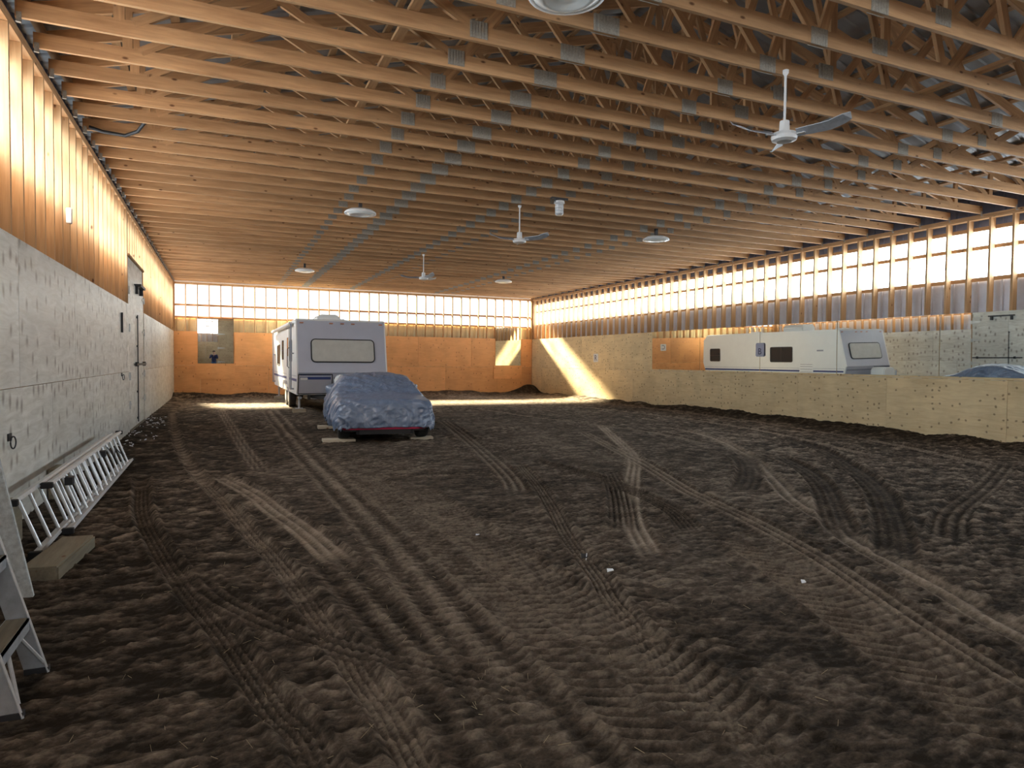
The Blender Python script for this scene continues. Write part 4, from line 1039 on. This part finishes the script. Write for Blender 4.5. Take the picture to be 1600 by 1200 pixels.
scatter('straw', 300, lambda N: (np.where(rng.rand(N) < .55, rng.uniform(-.65, 1.2, N), rng.uniform(.9, 6, N)), 1.9+4*rng.rand(N)**1.6), m_straw, 'scattered stalks of straw on the foreground soil', 'straw', .04, .0008)
scatter('wood_shavings', 60, lambda N: (XL+.05+.45*rng.rand(N)**1.5, rng.uniform(12.0, 18.6, N)), m_paper, 'pale wood shavings scattered along the foot of the left door', 'shavings', .05, .007)

# ------------------------------------------------------------------ the photographer, seen in the far mirror
pr = tag(empty('person', (.12, -.52, 0)), 'person in navy jacket, jeans and dark cap holding up a phone, seen in far mirror', 'person')
def skinbody(name, joints, edges, mat, parent, sub=2):
    me_ = bpy.data.meshes.new(name); me_.from_pydata([j[0] for j in joints], edges, [])
    o = link(name, me_, -wloc(parent), parent); md = o.modifiers.new('skin', 'SKIN')
    for i, j in enumerate(joints):
        sv = me_.skin_vertices[0].data[i]; rr = j[1]; sv.radius = rr if isinstance(rr, tuple) else (rr, rr); sv.use_root = (i == 0)
    ss_ = o.modifiers.new('sub', 'SUBSURF'); ss_.levels = sub; ss_.render_levels = sub
    dg = bpy.context.evaluated_depsgraph_get(); m2 = bpy.data.meshes.new_from_object(o.evaluated_get(dg))
    o.modifiers.clear(); o.data = m2
    for p in m2.polygons: p.use_smooth = True
    m2.materials.clear(); m2.materials.append(mat)
    return o
px, py = .12, -.52
J = [((px, py, .98), (.125, .09)), ((px, py, 1.12), (.125, .09)), ((px, py+.01, 1.30), (.15, .105)), ((px, py, 1.44), (.13, .10)), ((px, py+.015, 1.52), .06), ((px, py+.03, 1.58), .055),
     ((px-.10, py, .88), .092), ((px-.12, py+.02, .50), .062), ((px-.13, py-.03, .10), .042), ((px-.14, py+.12, .045), (.045, .04)),
     ((px+.10, py, .88), .092), ((px+.12, py+.02, .50), .062), ((px+.13, py-.03, .10), .042), ((px+.14, py+.12, .045), (.045, .04)),
     ((px-.19, py, 1.43), .062), ((px-.30, py+.10, 1.20), .046), ((px-.12, py+.32, 1.42), .032), ((px-.10, py+.36, 1.44), .026),
     ((px+.19, py, 1.43), .062), ((px+.26, py+.10, 1.19), .046), ((px-.01, py+.34, 1.38), .032), ((px-.02, py+.38, 1.40), .026)]
E_ = [(0, 1), (1, 2), (2, 3), (3, 4), (4, 5), (0, 6), (6, 7), (7, 8), (8, 9), (0, 10), (10, 11), (11, 12), (12, 13), (3, 14), (14, 15), (15, 16), (16, 17), (3, 18), (18, 19), (19, 20), (20, 21)]
body = skinbody('body', J, E_, m_skin, pr)
# clothes as slightly larger shells of the same skeleton
def grow(J_, g): return [(p, (r_[0]+g, r_[1]+g) if isinstance(r_, tuple) else r_+g) for p, r_ in J_]
Jj = [((px, py, .84), (.185, .14)), ((px, py, 1.06), (.165, .125)), ((px, py+.01, 1.30), (.17, .12)), ((px, py, 1.47), (.12, .09)), J[14], J[15], J[16], J[18], J[19], J[20]]
skinbody('jacket', grow(Jj, .018), [(0, 1), (1, 2), (2, 3), (3, 4), (4, 5), (5, 6), (3, 7), (7, 8), (8, 9)], m_navy, pr)
Jp = [((px, py, 1.06), (.15, .11)), ((px, py, .95), (.155, .115)), ((px-.09, py, .82), .095), J[7], ((px-.13, py-.03, .12), .05), ((px-.13, py-.03, .06), .05), ((px+.09, py, .82), .095), J[11], ((px+.13, py-.03, .12), .05), ((px+.13, py-.03, .06), .05)]
skinbody('jeans', grow(Jp, .012), [(0, 1), (1, 2), (2, 3), (3, 4), (4, 5), (1, 6), (6, 7), (7, 8), (8, 9)], m_jean, pr)
for s_ in (-1, 1):
    skinbody('boot', [((px+s_*.13, py-.05, .06), (.05, .05)), ((px+s_*.135, py+.05, .05), (.05, .042)), ((px+s_*.14, py+.16, .04), (.045, .032))], [(0, 1), (1, 2)], m_cap, pr, 1)
bm = bmesh.new(); bmesh.ops.create_uvsphere(bm, u_segments=24, v_segments=18, radius=1)
for v_ in bm.verts:
    x, y, z = v_.co; wz = .078*(1-.18*max(0, -z)); v_.co = Vector((x*wz, y*.098*(1-.1*max(0, -z)), z*.118))
    if y > .8 and -.25 < z < .1 and abs(x) < .22: v_.co.y += .022*(1-abs(x)/.22)
    if y > .5 and .02 < z < .3 and .25 < abs(x) < .6: v_.co.y -= .008
for s_ in (-1, 1):
    r_ = bmesh.ops.create_uvsphere(bm, u_segments=8, v_segments=6, radius=.022, matrix=Matrix.Translation((s_*.08, 0, -.01))@Matrix.Diagonal((.4, .8, 1.3, 1)))
me_ = bpy.data.meshes.new('head'); bm.to_mesh(me_); bm.free(); me_.materials.append(m_skin)
for p in me_.polygons: p.use_smooth = True
hd = link('head', me_, (0, .045, 1.66), pr)
for s_ in (-1, 1):
    me_, c_ = mesh_of('eye', MB().lathe([(.002, -.006), (.009, 0), (.002, .006)], 8, s_*.03, .088, .01), m_white); link('eye', me_, c_, hd)
me_, c_ = mesh_of('mouth', MB().box(-.022, .022, .083, .094, -.066, -.058), m_amber); link('mouth', me_, c_, hd)
me_, c_ = mesh_of('hair', MB().lathe([(.081, -.02), (.086, .01), (.086, .045), (.08, .07)], 20, 0, 0, .0), m_cap); h_ = link('hair', me_, c_+Vector((0, -.018, 0)), hd)
me_, c_ = mesh_of('cap', MB().lathe([(.095, .03), (.098, .07), (.085, .11), (.05, .132), (.004, .138)], 24, 0, 0).prism([(-.07, .06), (-.055, .15), (0, .175), (.055, .15), (.07, .06)], .035, .045, lambda a, b2, d: (a, b2, d)), m_cap, smooth=True); link('cap', me_, c_, hd)
for hx, s_ in ((-.105, -1), (-.02, 1)):
    base = Vector((px+hx+(.005 if s_ < 0 else 0), py+.375, 1.425 if s_ < 0 else 1.40))
    hand = skinbody('hand', [(base, (.036, .018)), (base+Vector((0, .04, .02)), (.034, .016))], [(0, 1)], m_skin, pr, 1)
    for k in range(4):
        q0 = base+Vector((0, .045, .035-.02*k)); ln_ = (.062, .07, .066, .052)[k]
        q1 = q0+Vector((-s_*ln_*.35, .022, .006)); q2 = q1+Vector((-s_*ln_*.5, .008, .004))
        fo = skinbody('finger', [(q0, .0085), (q1, .008), (q2, .007)], [(0, 1), (1, 2)], m_skin, hand, 1)
    q0 = base+Vector((-s_*.012, .0, .03)); skinbody('thumb', [(q0, .011), (q0+Vector((-s_*.022, .022, .02)), .0095), (q0+Vector((-s_*.035, .05, .022)), .008)], [(0, 1), (1, 2)], m_skin, hand, 1)
ph = tag(obj('phone', MB().box(-.075, .075, -.036, -.028, 1.39, 1.47), m_black, bevel=.003), 'black phone held up in both hands by the person in the navy jacket', 'phone')
